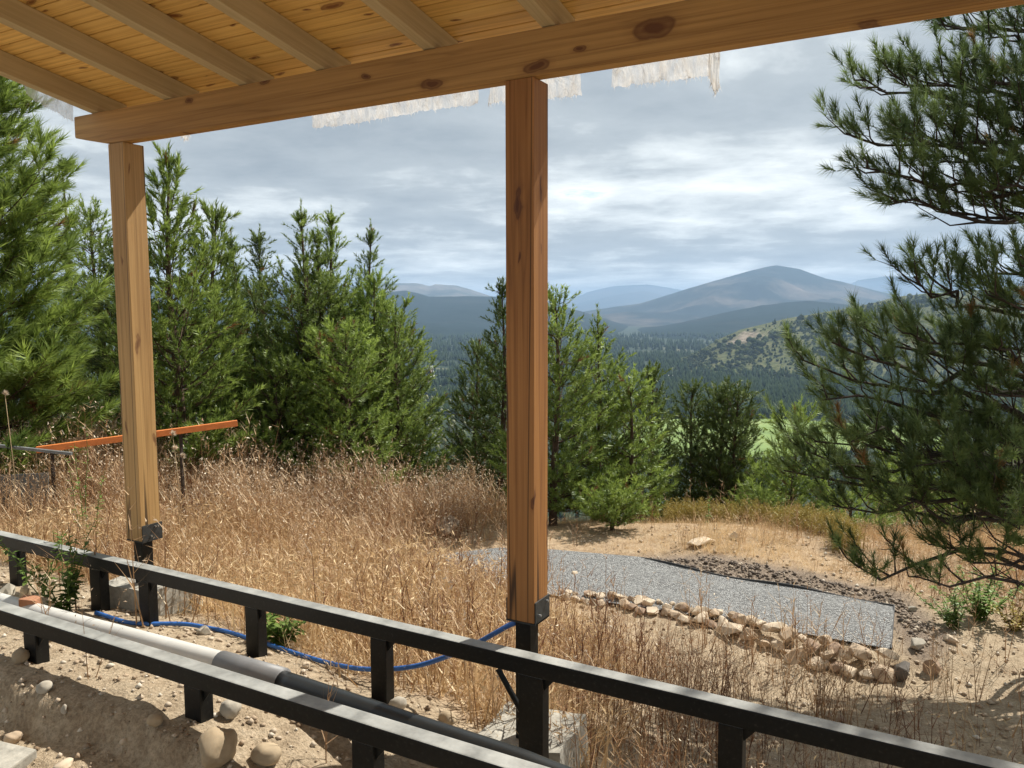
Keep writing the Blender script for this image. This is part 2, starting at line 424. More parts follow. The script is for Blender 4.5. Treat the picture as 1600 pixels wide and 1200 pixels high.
def mat_ground():
    m, nt, N, L, b = new_mat('ground')
    n1 = noisen(N, L, .9, 6, .6); n2 = noisen(N, L, 9, 8, .65); n3 = noisen(N, L, 55, 6, .7); n4 = noisen(N, L, .12, 3, .5)
    dirt = rampn(N, L, n2, [(.3, (.36, .275, .185)), (.55, (.53, .43, .305)), (.75, (.62, .52, .39))])
    fineg = rampn(N, L, n3, [(.35, (.55, .52, .48)), (.6, (1.1, 1.08, 1.05))])
    dirt = mixc(N, L, .8, dirt, fineg, 'MULTIPLY')
    straw = rampn(N, L, n2, [(.3, (.33, .22, .135)), (.6, (.50, .375, .245)), (.8, (.58, .46, .32))])
    a = N.new('ShaderNodeAttribute'); a.attribute_name = 'straw'
    c = mixc(N, L, a.outputs['Fac'], dirt, straw)
    lava = rampn(N, L, n3, [(.35, (.14, .11, .085)), (.55, (.29, .225, .17)), (.7, (.42, .335, .255))])
    a3 = N.new('ShaderNodeAttribute'); a3.attribute_name = 'lava'
    c = mixc(N, L, a3.outputs['Fac'], c, lava)
    # valley cover
    nv = noisen(N, L, .004, 6, .6); nv2 = noisen(N, L, .03, 5, .7)
    val = rampn(N, L, nv2, [(.3, (.02, .033, .018)), (.55, (.032, .048, .024)), (.75, (.055, .066, .034))])
    openl = rampn(N, L, nv, [(.60, (0, 0, 0)), (.66, (.7, .7, .7))])
    val = mixc(N, L, openl, val, (.17, .16, .09))
    a2 = N.new('ShaderNodeAttribute'); a2.attribute_name = 'far'
    c = mixc(N, L, a2.outputs['Fac'], c, val)
    L.new(c, b.inputs['Base Color']); b.inputs['Roughness'].default_value = .95; b.inputs['Specular IOR Level'].default_value = .15
    s = N.new('ShaderNodeMath'); s.operation = 'ADD'; L.new(n2, s.inputs[0]); L.new(n3, s.inputs[1])
    bump(N, L, b, s.outputs[0], .8, .03)
    return m
def build_ground():
    hd = math.pi/2 + HEAD
    a_in = np.linspace(-.76, .76, 340)
    a_out = np.linspace(.78, 2*math.pi-.78, 62)[1:-1]
    ang = hd - np.r_[a_in, a_out]
    rad = np.r_[np.geomspace(1.2, 22, 215), np.geomspace(22, 34000, 76)[1:]]
    A, Rr = np.meshgrid(ang, rad)
    X = Rr*np.cos(A); Y = Rr*np.sin(A)
    Z = gz(X.ravel(), Y.ravel())
    na = len(ang); nr = len(rad)
    V = np.c_[X.ravel(), Y.ravel(), Z]
    V = np.r_[V, [[0, 0, -2.0]]]
    i = np.arange(nr-1)[:, None]*na; j = np.arange(na)[None, :]; j2 = (j+1) % na
    Q = np.stack([i+j, i+na+j, i+na+j2, i+j2], -1).reshape(-1, 4)
    T = np.c_[np.arange(na), (np.arange(na)+1) % na, np.full(na, nr*na)]
    r = np.hypot(V[:, 0], V[:, 1])
    straw = straw_cov(V[:, 0], V[:, 1]); straw = np.where(r < 40, straw, .4)
    lava = lava_cov(V[:, 0], V[:, 1])
    o = np_mesh('ground', V, [Q, T], mat_ground(), None, True, {'straw': straw, 'lava': lava, 'far': smooth01((r-60)/240)})
    kind(o, 'structure')
def cam_px(X, Y, Z):
    P = np.stack([X, Y, Z], -1); d = P@F_
    return 800+FPX*(P@R2)/d, 600-FPX*(P@U2)/d, d
# world-space edge that parts the straw field from bare sand on the right
sand_pts = [on_z(px, py, -2.95)[:2] for px, py in ((930, 1000), (1010, 1040), (1120, 1100), (1240, 1180))]
def straw_cov(X, Y):
    """1 = dry grass field, 0 = bare earth / sand"""
    X = np.asarray(X, float); Y = np.asarray(Y, float)
    n = fbm(X*.9, Y*.9, 4, 31)
    edge = smooth01((Y - 3.16 - .4*n - .22*smooth01((X+2.6)/-2.0))/.22)
    # sand spreading between the stones and the frame on the right
    lat = X*R_[0]+Y*R_[1]; dep = -X*R_[1]+Y*R_[0]
    q = lat/np.maximum(dep, .5)
    s = smooth01((q-.055+.16*n)/.13)*smooth01((8.6-dep-1.2*q)/.6)
    return np.clip(edge*(1-.93*s), 0, 1)
lava_line = np.array([on_z(px, py, -2.85)[:2] for px, py in ((960, 866), (1100, 866), (1250, 895), (1397, 925), (1470, 985), (1440, 1010), (1397, 947), (1260, 921), (1130, 899), (1000, 872))])
def lava_cov(X, Y):
    X = np.asarray(X, float); Y = np.asarray(Y, float); m = np.hypot(X, Y) < 14
    o = np.zeros(X.shape)
    if m.any():
        ins = in_poly(X[m], Y[m], lava_line); d = poly_dist(X[m], Y[m], lava_line)
        o[m] = np.where(ins, 1, smooth01(1-d/.25))
    return o
build_ground()

# gravel path sheet, black edging
def mat_gravel():
    m, nt, N, L, b = new_mat('grey_gravel')
    v = N.new('ShaderNodeTexVoronoi'); v.inputs['Scale'].default_value = 70
    tc = N.new('ShaderNodeTexCoord'); L.new(tc.outputs['Object'], v.inputs['Vector'])
    sp = N.new('ShaderNodeSeparateColor'); L.new(v.outputs['Color'], sp.inputs[0])
    c = rampn(N, L, sp.outputs[0], [(.0, (.17, .17, .168)), (.45, (.30, .30, .293)), (.8, (.42, .42, .41)), (1, (.55, .55, .535))])
    L.new(c, b.inputs['Base Color']); b.inputs['Roughness'].default_value = .9
    bp = N.new('ShaderNodeBump'); bp.invert = True; bp.inputs['Strength'].default_value = 1; bp.inputs['Distance'].default_value = .03
    L.new(v.outputs['Distance'], bp.inputs['Height']); L.new(bp.outputs[0], b.inputs['Normal'])
    return m
M_gravel = mat_gravel()
def build_path():
    n = np.array(pad_near); f = np.array(pad_far); V = []; m = 9
    for t in np.linspace(0, 1, m):
        for i in range(len(n)):
            p = n[i]*(1-t)+f[i]*t; V.append((p[0], p[1], PADZ + .012*math.sin(9*p[0])+.012*math.sin(11*p[1])))
    k = len(n); Q = np.array([(a*k+b, a*k+b+1, (a+1)*k+b+1, (a+1)*k+b) for a in range(m-1) for b in range(k-1)])
    o = np_mesh('gravel_path', V, Q, M_gravel, None, True); kind(o, 'structure')
    # plastic edging strip along the far edge and the near end
    pts = [np.array([p[0], p[1], PADZ]) for p in pad_far[3:]] ; pts2 = [np.array([*pad_far[-1], PADZ]), np.array([*pad_near[-1], PADZ])]
    root = empty('path_edging', tuple(pts[0]), 'thin black plastic edging strip along the far side and end of the gravel path', 'edging')
    for P in (pts, pts2):
        C = catmull(P, 8); lo = []; 
        for c in C:
            lo.append(c)
        C = np.array(lo); T = np.gradient(C, axis=0); Nn = np.c_[-T[:, 1], T[:, 0]]; Nn /= np.linalg.norm(Nn, axis=1)[:, None]
        C = C - np.array(pts[0])
        w = .008; V = []
        for c, nn in zip(C, Nn):
            wob = .012*math.sin(c[0]*5+c[1]*3)
            for s, z in ((-w, -.12), (-w, .014+wob), (w, .014+wob), (w, -.12)): V.append((c[0]+nn[0]*s, c[1]+nn[1]*s, c[2]+z))
        k = len(C); Q = np.array([(a*4+b, a*4+(b+1) % 4, (a+1)*4+(b+1) % 4, (a+1)*4+b) for a in range(k-1) for b in range(4)])
        np_mesh('edging_strip', V, Q, M_edge, root)
build_path()

# ------------------------------------------------------------------ far country: mountains, hills, meadow, forest
def mat_mountain(name, forest, bare, scale, lo=.45, hi=.62):
    m, nt, N, L, b = new_mat(name)
    n = noisen(N, L, scale, 8, .62); n2 = noisen(N, L, scale*9, 6, .7)
    c = mixc(N, L, rampn(N, L, n, [(lo, (0, 0, 0)), (hi, (1, 1, 1))]), forest, bare)
    c = mixc(N, L, .7, c, rampn(N, L, n2, [(.3, (.55, .55, .55)), (.7, (1.3, 1.3, 1.3))]), 'MULTIPLY')
    L.new(c, b.inputs['Base Color']); b.inputs['Roughness'].default_value = 1; b.inputs['Specular IOR Level'].default_value = 0
    return m
def ridge(name, pts, d, front, back, mat, amp=.12, seed=1, base=VALLEY-5, power=1.25, step=5.0):
    px = np.arange(pts[0][0], pts[-1][0]+step, step)
    py = np.interp(px, [p[0] for p in pts], [p[1] for p in pts])
    py = py + 2.0*fbm(px/28., px*0+seed, 4, seed)
    nt_ = 36
    t = np.r_[np.linspace(0, 1, nt_), np.linspace(1, 2, 10)[1:]]
    PX, Tt = np.meshgrid(px, t); PY = np.broadcast_to(py, PX.shape)
    D = np.where(Tt <= 1, front+(d-front)*Tt, d+(back-d)*(Tt-1))
    ry = np.stack([F_[i]+R2[i]*(PX-800)/FPX-U2[i]*(PY-600)/FPX for i in range(3)], -1)
    H = ry[..., 2]*d
    X = ry[..., 0]*D; Y = ry[..., 1]*D
    prof = np.where(Tt <= 1, Tt**power, np.clip(2-Tt, 0, 1)**1.2)
    Z = base + (H-base)*prof
    L_ = (d-front)*.24
    gully = fbm(X/L_, Y/L_, 6, seed+3)
    Z = Z + (H-base)*amp*gully*4*np.clip(Tt, 0, 1)*np.clip(1.02-np.minimum(Tt, 1), 0, 1)*2
    na = len(px); V = np.c_[X.ravel(), Y.ravel(), Z.ravel()]
    i = np.arange(len(t)-1)[:, None]*na; j = np.arange(na-1)[None, :]
    Q = np.stack([i+j, i+j+1, i+na+j+1, i+na+j], -1).reshape(-1, 4)
    o = np_mesh(name, V, Q, mat, None, True); kind(o, 'structure')
    return X, Y, Z, Tt
M_mt1 = mat_mountain('mountain_far', (0.031, 0.037, 0.031), (0.099, 0.087, 0.074), .0006)
M_mt2 = mat_mountain('mountain_main', (.022, .028, .02), (.17, .135, .105), .0011, .46, .66)
M_mt3 = mat_mountain('mountain_dark', (0.016, 0.025, 0.016), (0.043, 0.043, 0.031), .0012, .52, .75)
M_mt4 = mat_mountain('mountain_pale', (.05, .06, .045), (.22, .19, .16), .0011, .42, .6)
ridge('mountain_range', [(700, 484), (780, 474), (850, 478), (880, 472), (920, 455), (960, 447), (1010, 444), (1060, 452), (1130, 470), (1250, 482)], 22000, 15000, 26000, M_mt1, .25, 3)
ridge('mountain_range', [(1180, 480), (1250, 470), (1300, 458), (1340, 438), (1380, 432), (1440, 432), (1600, 425), (1760, 440), (1900, 460)], 20000, 15000, 24000, M_mt1, .1, 13)
ridge('mountain', [(780, 535), (850, 508), (900, 492), (912, 487), (957, 480), (1000, 474), (1060, 455), (1110, 440), (1160, 426), (1190, 418), (1215, 414), (1250, 420), (1290, 436), (1330, 444), (1380, 456), (1440, 475), (1550, 498), (1800, 515)], 9500, 6400, 12000, M_mt2, .42, 7)
ridge('mountain_range', [(-200, 450), (100, 446), (300, 445), (370, 440), (430, 440), (540, 448), (600, 443), (650, 442), (672, 447), (680, 444), (712, 446), (735, 452), (766, 462), (820, 474)], 11500, 8500, 14000, M_mt4, .1, 5)
ridge('forested_ridge', [(-400, 452), (0, 450), (300, 450), (380, 452), (440, 455), (560, 458), (614, 456), (633, 454), (655, 459), (670, 464), (702, 463), (766, 463), (800, 465), (862, 474), (890, 481), (915, 489), (960, 503), (1010, 516), (1060, 524)], 6800, 3800, 8200, M_mt3, .24, 9, power=1.5)
ridge('forested_ridge', [(900, 528), (970, 519), (1060, 505), (1125, 490), (1188, 477), (1230, 472), (1265, 470), (1306, 474), (1358, 479), (1450, 492), (1600, 505), (1800, 512)], 5600, 3600, 6800, M_mt3, .22, 15, power=1.4)

def mat_scrub():
    m, nt, N, L, b = new_mat('scrub_hillside')
    n = noisen(N, L, .011, 7, .6); n2 = noisen(N, L, .07, 6, .7)
    c = rampn(N, L, n2, [(.3, (.06, .075, .034)), (.5, (.125, .135, .062)), (.75, (.23, .205, .115))])
    a = N.new('ShaderNodeAttribute'); a.attribute_name = 'rock'
    rk = rampn(N, L, n2, [(.35, (.13, .10, .075)), (.55, (.33, .27, .21)), (.8, (.50, .43, .36))])
    c = mixc(N, L, a.outputs['Fac'], c, rk)
    L.new(c, b.inputs['Base Color']); b.inputs['Roughness'].default_value = 1; b.inputs['Specular IOR Level'].default_value = 0
    bump(N, L, b, n2, 1, 6)
    return m
M_scrub = mat_scrub()
hill = ridge('scrub_hill', [(960, 612), (1020, 590), (1070, 562), (1105, 541), (1130, 527), (1155, 516), (1190, 507), (1230, 497), (1300, 486), (1350, 477), (1400, 464), (1450, 459), (1520, 454), (1600, 446), (1750, 430), (2000, 420)], 2250, 1700, 2700, M_scrub, .16, 23, power=.9, step=2.5)
ho = [o for o in COL.objects if o.name == 'scrub_hill'][0]
hX, hY, hZ, hT = hill
hpx, hpy, _ = cam_px(hX.ravel(), hY.ravel(), hZ.ravel())
rockm = smooth01(1-np.hypot((hX.ravel()-hX.ravel()[np.argmin(np.hypot(hpx-1165, hpy-528))])/75, (hY.ravel()-hY.ravel()[np.argmin(np.hypot(hpx-1165, hpy-528))])/130)+.8*fbm(hX.ravel()/25, hY.ravel()/25, 4, 2))
rockm = np.clip(rockm*1.6-.15, 0, 1)*.95
at_ = ho.data.attributes.new('rock', 'FLOAT', 'POINT'); at_.data.foreach_set('value', rockm.astype(np.float32))

def blob_forest(name, pts, hts, mat, label, cat, wid=.24, sides=5, seed=1, conifer=True):
    """many small crowns in one mesh: jagged two-tier cones, or lumpy shrubs"""
    g = np.random.default_rng(seed); n = len(pts)
    ang = np.linspace(0, 2*np.pi, sides, endpoint=False)
    if conifer: tiers = [(.02, 1.0), (.48, .50), (.40, .78), (1.0, 0.0)]
    else: tiers = [(-.1, .75), (.35, 1.0), (.75, .62), (1.0, 0.0)]
    V = []; 
    for k, (z, rr) in enumerate(tiers):
        a = ang[None, :] + g.uniform(0, 6.28, (n, 1))
        rad = rr*wid*hts[:, None]*g.uniform(.72, 1.28, (n, sides))
        zz = pts[:, 2:3] + (z+g.uniform(-.05, .05, (n, sides))*(0 < k < 3))*hts[:, None]
        V.append(np.stack([pts[:, 0:1]+rad*np.cos(a), pts[:, 1:2]+rad*np.sin(a), zz], -1))
    V = np.stack(V, 1)                       # n, tiers, sides, 3
    tip = V[:, -1].mean(1, keepdims=True)    # n,1,3
    VV = np.concatenate([V[:, :-1].reshape(n, -1, 3), tip], 1); m = VV.shape[1]
    f = []
    for s in range(sides):
        s2 = (s+1) % sides
        if conifer:
            f += [(s, s2, sides+s2), (s, sides+s2, sides+s), (2*sides+s, 2*sides+s2, m-1)]
        else:
            f += [(s, s2, sides+s2), (s, sides+s2, sides+s), (sides+s, sides+s2, 2*sides+s2), (sides+s, 2*sides+s2, 2*sides+s), (2*sides+s, 2*sides+s2, m-1)]
    f = np.array(f)
    Fa = (f[None]+(np.arange(n)*m)[:, None, None]).reshape(-1, 3)
    tone = np.repeat(g.uniform(.1, 1, n), m)
    o = np_mesh(name, VV.reshape(-1, 3), Fa, mat, None, True, {'tone': tone})
    kind(o, 'stuff'); tag(o, label, cat); return o
M_forest = foliage('valley_forest', (.022, .038, .017), (.055, .078, .034), transl=.1, gloss=0.0)
M_shrub = foliage('hill_shrubs', (.04, .055, .025), (.11, .125, .05), transl=.1, gloss=0.0)
M_poplar = foliage('valley_broadleaf', (.10, .12, .05), (.22, .21, .11), transl=.2)
meadow_px = [(985, 668), (1040, 657), (1120, 655), (1200, 656), (1300, 662), (1430, 668), (1480, 690), (1380, 700), (1200, 716), (1020, 712), (960, 690)]
meadow = np.array([on_z(px, py, VALLEY)[:2] for px, py in meadow_px])
def scatter_sector(px0, px1, d0, d1, n, seed):
    g = np.random.default_rng(seed)
    px = g.uniform(px0, px1, n); d = np.sqrt(g.uniform(d0*d0, d1*d1, n))
    X = d*(F_[0]+R2[0]*(px-800)/FPX); Y = d*(F_[1]+R2[1]*(px-800)/FPX)
    return X, Y, d, px
def forest():
    Xs = []; Hs = []
    for d0, d1, n, h0, h1, sd in ((1080, 1650, 10500, 10, 18, 1), (1650, 2700, 8500, 13, 22, 2), (2700, 4300, 4500, 20, 32, 3), (70, 860, 2600, 6, 12, 6)):
        X, Y, d, px = scatter_sector(520, 1700, d0, d1, n, sd)
        keep = ~in_poly(X, Y, meadow) & (poly_dist(X, Y, meadow) > 7)
        op = fbm(X/260, Y/260, 3, 77); keep &= op < np.where(d > 1500, .10, .2)
        # clearing with the settlement on the left
        sx, sy = on_z(690, 585, VALLEY)[:2]
        keep &= ~((px < 800) & (d < 2300) & (fbm(X/70, Y/70, 3, 4) > -.02))
        X, Y = X[keep], Y[keep]; g = np.random.default_rng(sd+9)
        Xs.append(np.c_[X, Y, gz(X, Y)-.5]); Hs.append(g.uniform(h0, h1, len(X)))
    blob_forest('valley_forest', np.concatenate(Xs), np.concatenate(Hs), M_forest, 'dense dark conifer forest covering the valley floor behind the green meadow', 'forest', .25, 4, 3)
    X, Y, d, px = scatter_sector(560, 830, 700, 1500, 620, 44)
    blob_forest('valley_broadleaf_trees', np.c_[X, Y, gz(X, Y)-.5], np.random.default_rng(3).uniform(6, 12, len(X)), M_poplar, 'pale mixed broadleaf trees scattered round the settlement in the valley', 'trees', .42, 6, 5, False)
    # shrubs on the hill
    g = np.random.default_rng(8); n = 4800
    ii = g.integers(1, hX.shape[0]-12, n); jj = g.integers(0, hX.shape[1]-1, n)
    w = fbm(hX[ii, jj]/60, hY[ii, jj]/60, 4, 12)
    k = (w > -.16) & (rockm.reshape(hX.shape)[ii, jj] < .35) | (g.random(n) < .04)
    ii, jj = ii[k], jj[k]; u = g.random(len(ii)); v = g.random(len(ii))
    P = np.stack([a[ii, jj]*(1-u)*(1-v)+a[ii+1, jj]*u*(1-v)+a[ii, jj+1]*(1-u)*v+a[ii+1, jj+1]*u*v for a in (hX, hY, hZ)], -1)
    blob_forest('hill_shrubs', P, g.uniform(3, 11, len(P))*(.6+2.2*np.clip(fbm(P[:, 0]/90, P[:, 1]/90, 3, 6)+.2, 0, .5)), M_shrub, 'low scrub bushes covering the hillside on the right beyond the valley', 'shrubs', .62, 5, 6, False)
    k = (w[k] > .12); Pc = P[k][::2]
    blob_forest('hill_conifers', Pc, g.uniform(9, 17, len(Pc)), M_forest, 'small dark conifers growing in patches on the scrub hill', 'conifers', .25, 5, 7)
forest()
def build_meadow():
    c = meadow.mean(0); n = len(meadow)
    P = []
    for i in range(n):
        a, b = meadow[i], meadow[(i+1) % n]
        for t in (0, .33, .66): P.append(a*(1-t)+b*t)
    P = np.array(P); V = []
    rings = np.linspace(1, 0.05, 9)
    for r in rings:
        q = c+(P-c)*r; V.append(np.c_[q, gz(q[:, 0], q[:, 1])+1.2])
    k = len(P); V = np.concatenate(V)
    Q = np.array([(a*k+b, a*k+(b+1) % k, (a+1)*k+(b+1) % k, (a+1)*k+b) for a in range(len(rings)-1) for b in range(k)])
    m, nt, N, L, b = new_mat('meadow_grass')
    nn = noisen(N, L, .02, 5, .6)
    L.new(rampn(N, L, nn, [(.3, (.13, .20, .045)), (.55, (.20, .28, .07)), (.8, (.30, .31, .12))]), b.inputs['Base Color']); b.inputs['Roughness'].default_value = 1
    o = np_mesh('meadow', V, [Q, np.arange((len(rings)-1)*k, len(rings)*k)[None, :]], m, None, True); kind(o, 'structure')
build_meadow()
# scattered valley houses
M_hwall = plain('white_house_wall', (.75, .74, .70), .9, .1, .3); M_hroof = plain('pale_metal_roof', (.62, .62, .62), .5, .1, .3); M_hroof_r = plain('rust_roof', (.35, .22, .17), .8, .1, .3)
M_glass_d = plain('dark_window', (.03, .035, .04), .2, .1, 1)
def house(px, py, w, l, h, rz, rm, label):
    p = on_z(px, py, VALLEY+1.0); z = g1(p[0], p[1])
    root = empty('house', (p[0], p[1], z), label, 'house'); root.rotation_euler = (0, 0, rz)
    box('wall', -l/2, l/2, -w/2, w/2, -1, h, M_hwall, root)
    bm = bmesh.new(); o = .5
    vs = [bm.verts.new(v) for v in ((-l/2-o, -w/2-o, h-.1), (l/2+o, -w/2-o, h-.1), (l/2+o, w/2+o, h-.1), (-l/2-o, w/2+o, h-.1), (-l/2-o, 0, h+w*.36), (l/2+o, 0, h+w*.36))]
    for f in ((0, 1, 5, 4), (2, 3, 4, 5), (1, 2, 5), (3, 0, 4), (3, 2, 1, 0)): bm.faces.new([vs[i] for i in f])
    bm_obj('roof', bm, rm, root)
    for s in (-.28, .28): box('window', l*s-.8, l*s+.8, -w/2-.06, -w/2+.02, 1.0, 2.2, M_glass_d, root)
    box('door', -.5, .5, -w/2-.06, -w/2+.02, -.2, 2.1, M_hroof_r, root)
house(671, 577, 11, 17, 4.5, .6, M_hroof, 'small pale-roofed house highest of the row left of the middle post')
house(672, 583, 10, 16, 4, .7, M_hroof, 'small pale-roofed house second in the row left of the middle post')
house(674, 590, 10, 15, 4, .5, M_hroof, 'small pale-roofed house lowest of the row left of the middle post')
house(668, 599, 10, 14, 4, .3, M_hroof_r, 'small rust-roofed house below the row left of the middle post')
house(1045, 590, 10, 16, 5, .4, M_hroof, 'tiny white house among the valley conifers right of the middle post')
house(1152, 605, 11, 20, 5, .2, M_hroof_r, 'tiny rust-roofed building in the clearing below the rocky hill')
house(1182, 608, 8, 12, 5, .2, M_hroof, 'tiny white building right of the rust-roofed one below the hill')

# ------------------------------------------------------------------ porch: posts, beam, rafters, boards
S = .945
YP, W = 3.214, .142
BZ0, BZ1 = 1.0015, 1.1966
SL = math.atan(.181)
YE = 3.75                                   # eave
def rz_(Y): return BZ1 + .004 - .181*(Y-YP)  # underside of rafters
porch = empty('covered_porch', (-1.75, YP, -1.46), 'timber lean-to porch roof on two square wooden posts with board ceiling', 'porch')
PO = Vector(porch.location)
def pbox(name, x0, x1, y0, y1, z0, z1, mat, bevel=0.0, parent=None):
    """box with its own origin (so wood grain differs), child of the porch"""
    cx, cy, cz = (x0+x1)/2, (y0+y1)/2, (z0+z1)/2
    o = bm_obj(name, box_bm(x0-cx, x1-cx, y0-cy, y1-cy, z0-cz, z1-cz, bevel), mat, None)
    p = parent or porch; o.parent = p
    o.location = Vector((cx, cy, cz)) - (PO if p is porch else PO + Vector(p.location))
    return o
def post(x0, mat, label, seed):
    zb = -1.459
    p = pbox('wooden_post', x0, x0+W, YP, YP+W, zb+.006, BZ0-.002, mat, .004)
    if label: p['label'] = label
    # steel shoe: side plates, base plate, stub column, bolts
    t = .006
    pbox('shoe_plate', x0+W+.001, x0+W+.001+t, YP+.004, YP+W-.004+.01, zb-.004, zb+.105, M_bracket, .001, p)
    pbox('shoe_plate', x0-.001-t, x0-.001, YP+.004, YP+W+.006, zb-.004, zb+.105, M_bracket, .001, p)
    pbox('shoe_base', x0-.007, x0+W+.007, YP+.002, YP+W, zb-.004, zb+.004, M_bracket, 0, p)
    zg = g1(x0+.07, YP+.07)
    pbox('steel_stub', x0+.033, x0+.033+.08, YP+.02, YP+.10, zg-.05, zb-.004, M_steel, .003, p)
    for dy, dz in ((.062, .03), (.094, .085), (.113, .085)) if seed == 1 else ((.04, .035), (.115, .082)):
        b = bmesh.new(); bmesh.ops.create_cone(b, cap_ends=True, segments=6, radius1=.006, radius2=.005, depth=.012, matrix=Matrix.Rotation(math.pi/2, 4, 'Y'))
        o = bm_obj('bolt', b, M_bolt, p); o.location = Vector((x0+W+.013, YP+dy, zb+dz)) - PO - Vector(p.location)
    return p
X1, X2 = -4.598, -1.823
post(X1, M_post_a, 'pale sunlit wooden post', 1)
post(X2, M_post_b, 'reddish stained wooden post', 2)
post(X2+2.775, M_post_b, None, 3)

def beam():
    x0, x1, th = -5.205*S, 3.6, .078
    bm = bmesh.new(); cx = -1.0
    prof = [(x0, BZ0+.066), (x0, BZ1), (x1, BZ1), (x1, BZ0), (X1+.01, BZ0)]
    f = [bm.verts.new((x-cx, YP-.001, z)) for x, z in prof]; k = [bm.verts.new((x-cx, YP-.001+th, z)) for x, z in prof]
    bm.faces.new(f); bm.faces.new(k[::-1])
    for i in range(5): j = (i+1) % 5; bm.faces.new((f[j], f[i], k[i], k[j]))
    bmesh.ops.recalc_face_normals(bm, faces=bm.faces[:])
    bmesh.ops.bevel(bm, geom=bm.edges[:], offset=.004, segments=2, affect='EDGES')
    o = bm_obj('beam', bm, M_beam, porch); o.location = Vector((cx, 0, 0)) - PO
beam()
RW, RH = .066, .117
YB = -1.6
YR = 3.40                                   # rafters stop just past the beam
L_r = (YR-YB)/math.cos(SL)
rx = [-4.684, -4.019, -3.412, -2.863, -2.199, -1.578, -.95, -.32, .31, .94, 1.57, 2.2, 2.83, 3.46]
for x in rx:
    b = box_bm(-RW/2, RW/2, -L_r/2, L_r/2, 0, RH, .003)
    o = bm_obj('rafter', b, M_rafter, porch)
    ym = (YR+YB)/2
    o.location = Vector((x-RW/2, ym, rz_(ym))) - PO
    o.rotation_euler = (-SL, 0, 0)
BWID = .094
nb = int((YE-YB)/math.cos(SL)/BWID)
bx0, bx1 = -4.684-RW, 3.6
for i in range(nb):
    s = .5*BWID + i*BWID
    y = YE - s*math.cos(SL); z = rz_(y) + (RH+.008)/math.cos(SL)
    xo = float(rng.uniform(-.6, .6))
    b = box_bm(bx0-xo, bx1-xo, -BWID/2+.003, BWID/2-.003, -.006, .006, .005)
    o = bm_obj('ceiling_board', b, M_board, porch)
    o.location = Vector((xo, y, z)) - PO; o.rotation_euler = (-SL, 0, 0)
L_s = (YE-YB)/math.cos(SL)
b = box_bm(bx0-.03, bx1+.05, -L_s/2-.03, L_s/2+.02, 0, .03)  # unseen sheet above the boards, added to block light
o = bm_obj('roof_light_block', b, M_roofblock, porch); ym = (YE+YB)/2
o.location = Vector((0, ym, rz_(ym)+(RH+.024)/math.cos(SL))) - PO; o.rotation_euler = (-SL, 0, 0)

def mat_membrane():
    m, nt, N, L, b = new_mat('roof_underlay')
    N.remove(b); out = [n for n in N if n.type == 'OUTPUT_MATERIAL'][0]
    n = noisen(N, L, 14, 6, .7, sc=(1, 1, .5), dist=1.5)
    c = rampn(N, L, n, [(.3, (.45, .41, .37)), (.42, (.80, .77, .73)), (.7, (.92, .91, .89))])
    d = N.new('ShaderNodeBsdfDiffuse'); t = N.new('ShaderNodeBsdfTranslucent'); L.new(c, d.inputs[0]); L.new(c, t.inputs[0])
    mx = N.new('ShaderNodeMixShader'); mx.inputs[0].default_value = .55; L.new(d.outputs[0], mx.inputs[1]); L.new(t.outputs[0], mx.inputs[2])
    bp = N.new('ShaderNodeBump'); bp.inputs['Strength'].default_value = .8; bp.inputs['Distance'].default_value = .02; L.new(n, bp.inputs['Height'])
    L.new(bp.outputs[0], d.inputs['Normal']); L.new(bp.outputs[0], t.inputs['Normal'])
    tr = N.new('ShaderNodeBsdfTransparent'); n2 = noisen(N, L, 30, 5, .7, sc=(1, 1, .3))
    m3 = N.new('ShaderNodeMixShader'); L.new(rampn(N, L, n2, [(.35, (.10, .10, .10)), (.62, (.55, .55, .55))]), m3.inputs[0])
    L.new(mx.outputs[0], m3.inputs[1]); L.new(tr.outputs[0], m3.inputs[2])
    L.new(m3.outputs[0], out.inputs[0]); return m
M_memb = mat_membrane()
def membrane(top, bot, seed, name='roof_underlay'):
    """hanging strip given by world-space top and bottom edge curves (list of points), ragged lower edge with fringe"""
    g = np.random.default_rng(seed)
    Tp = np.array(top); Bp = np.array(bot)
    s = np.linspace(0, 1, len(Tp)); n = 90
    u = np.linspace(0, 1, n)
    TT = np.stack([np.interp(u, s, Tp[:, i]) for i in range(3)], -1)
    BB = np.stack([np.interp(u, np.linspace(0, 1, len(Bp)), Bp[:, i]) for i in range(3)], -1)
    BB[:, 2] += .018*fbm(u*16, u*0, 4, seed) + .0025*g.normal(size=n)
    rows = 7; V = []
    for r in np.linspace(0, 1, rows):
        P = TT*(1-r)+BB*r
        w = .03*fbm(u*14+seed, u*0+r*2.5, 3, seed+2)*(.3+r)
        P = P + np.stack([w*.3, w, w*0], -1); V.append(P)
    base = V[-1]; V = np.concatenate(V)
    Q = np.array([(a*n+b, a*n+b+1, (a+1)*n+b+1, (a+1)*n+b) for a in range(rows-1) for b in range(n-1)])
    # fringe threads
    T = []; ex = []
    for k in range(70):
        j = g.integers(0, n-1); p = base[j]; ln = abs(g.normal())*.014+.004; dx = g.normal()*.01
        i0 = len(V)+len(ex); ex += [p+(0, 0, .004), p+(.0035, 0, .004), p+(dx, g.normal()*.008, -ln)]; T.append((i0, i0+1, i0+2))
    o = np_mesh(name, np.r_[V, np.array(ex)]-np.array(PO), [Q, np.array(T)], M_memb, porch, True)
    return o
ztop = rz_(YE) + RH
def eave_strip(pxs_bot, seed, zt=None):
    bot = [on_y(px, py, YE+.015) for px, py in pxs_bot]
    top = [np.array([p[0], YE+.005, ztop+.01]) for p in bot]
    membrane(top, bot, seed)
eave_strip([(489, 199), (520, 197), (560, 192), (600, 184), (650, 175), (700, 169), (748, 163)], 3)
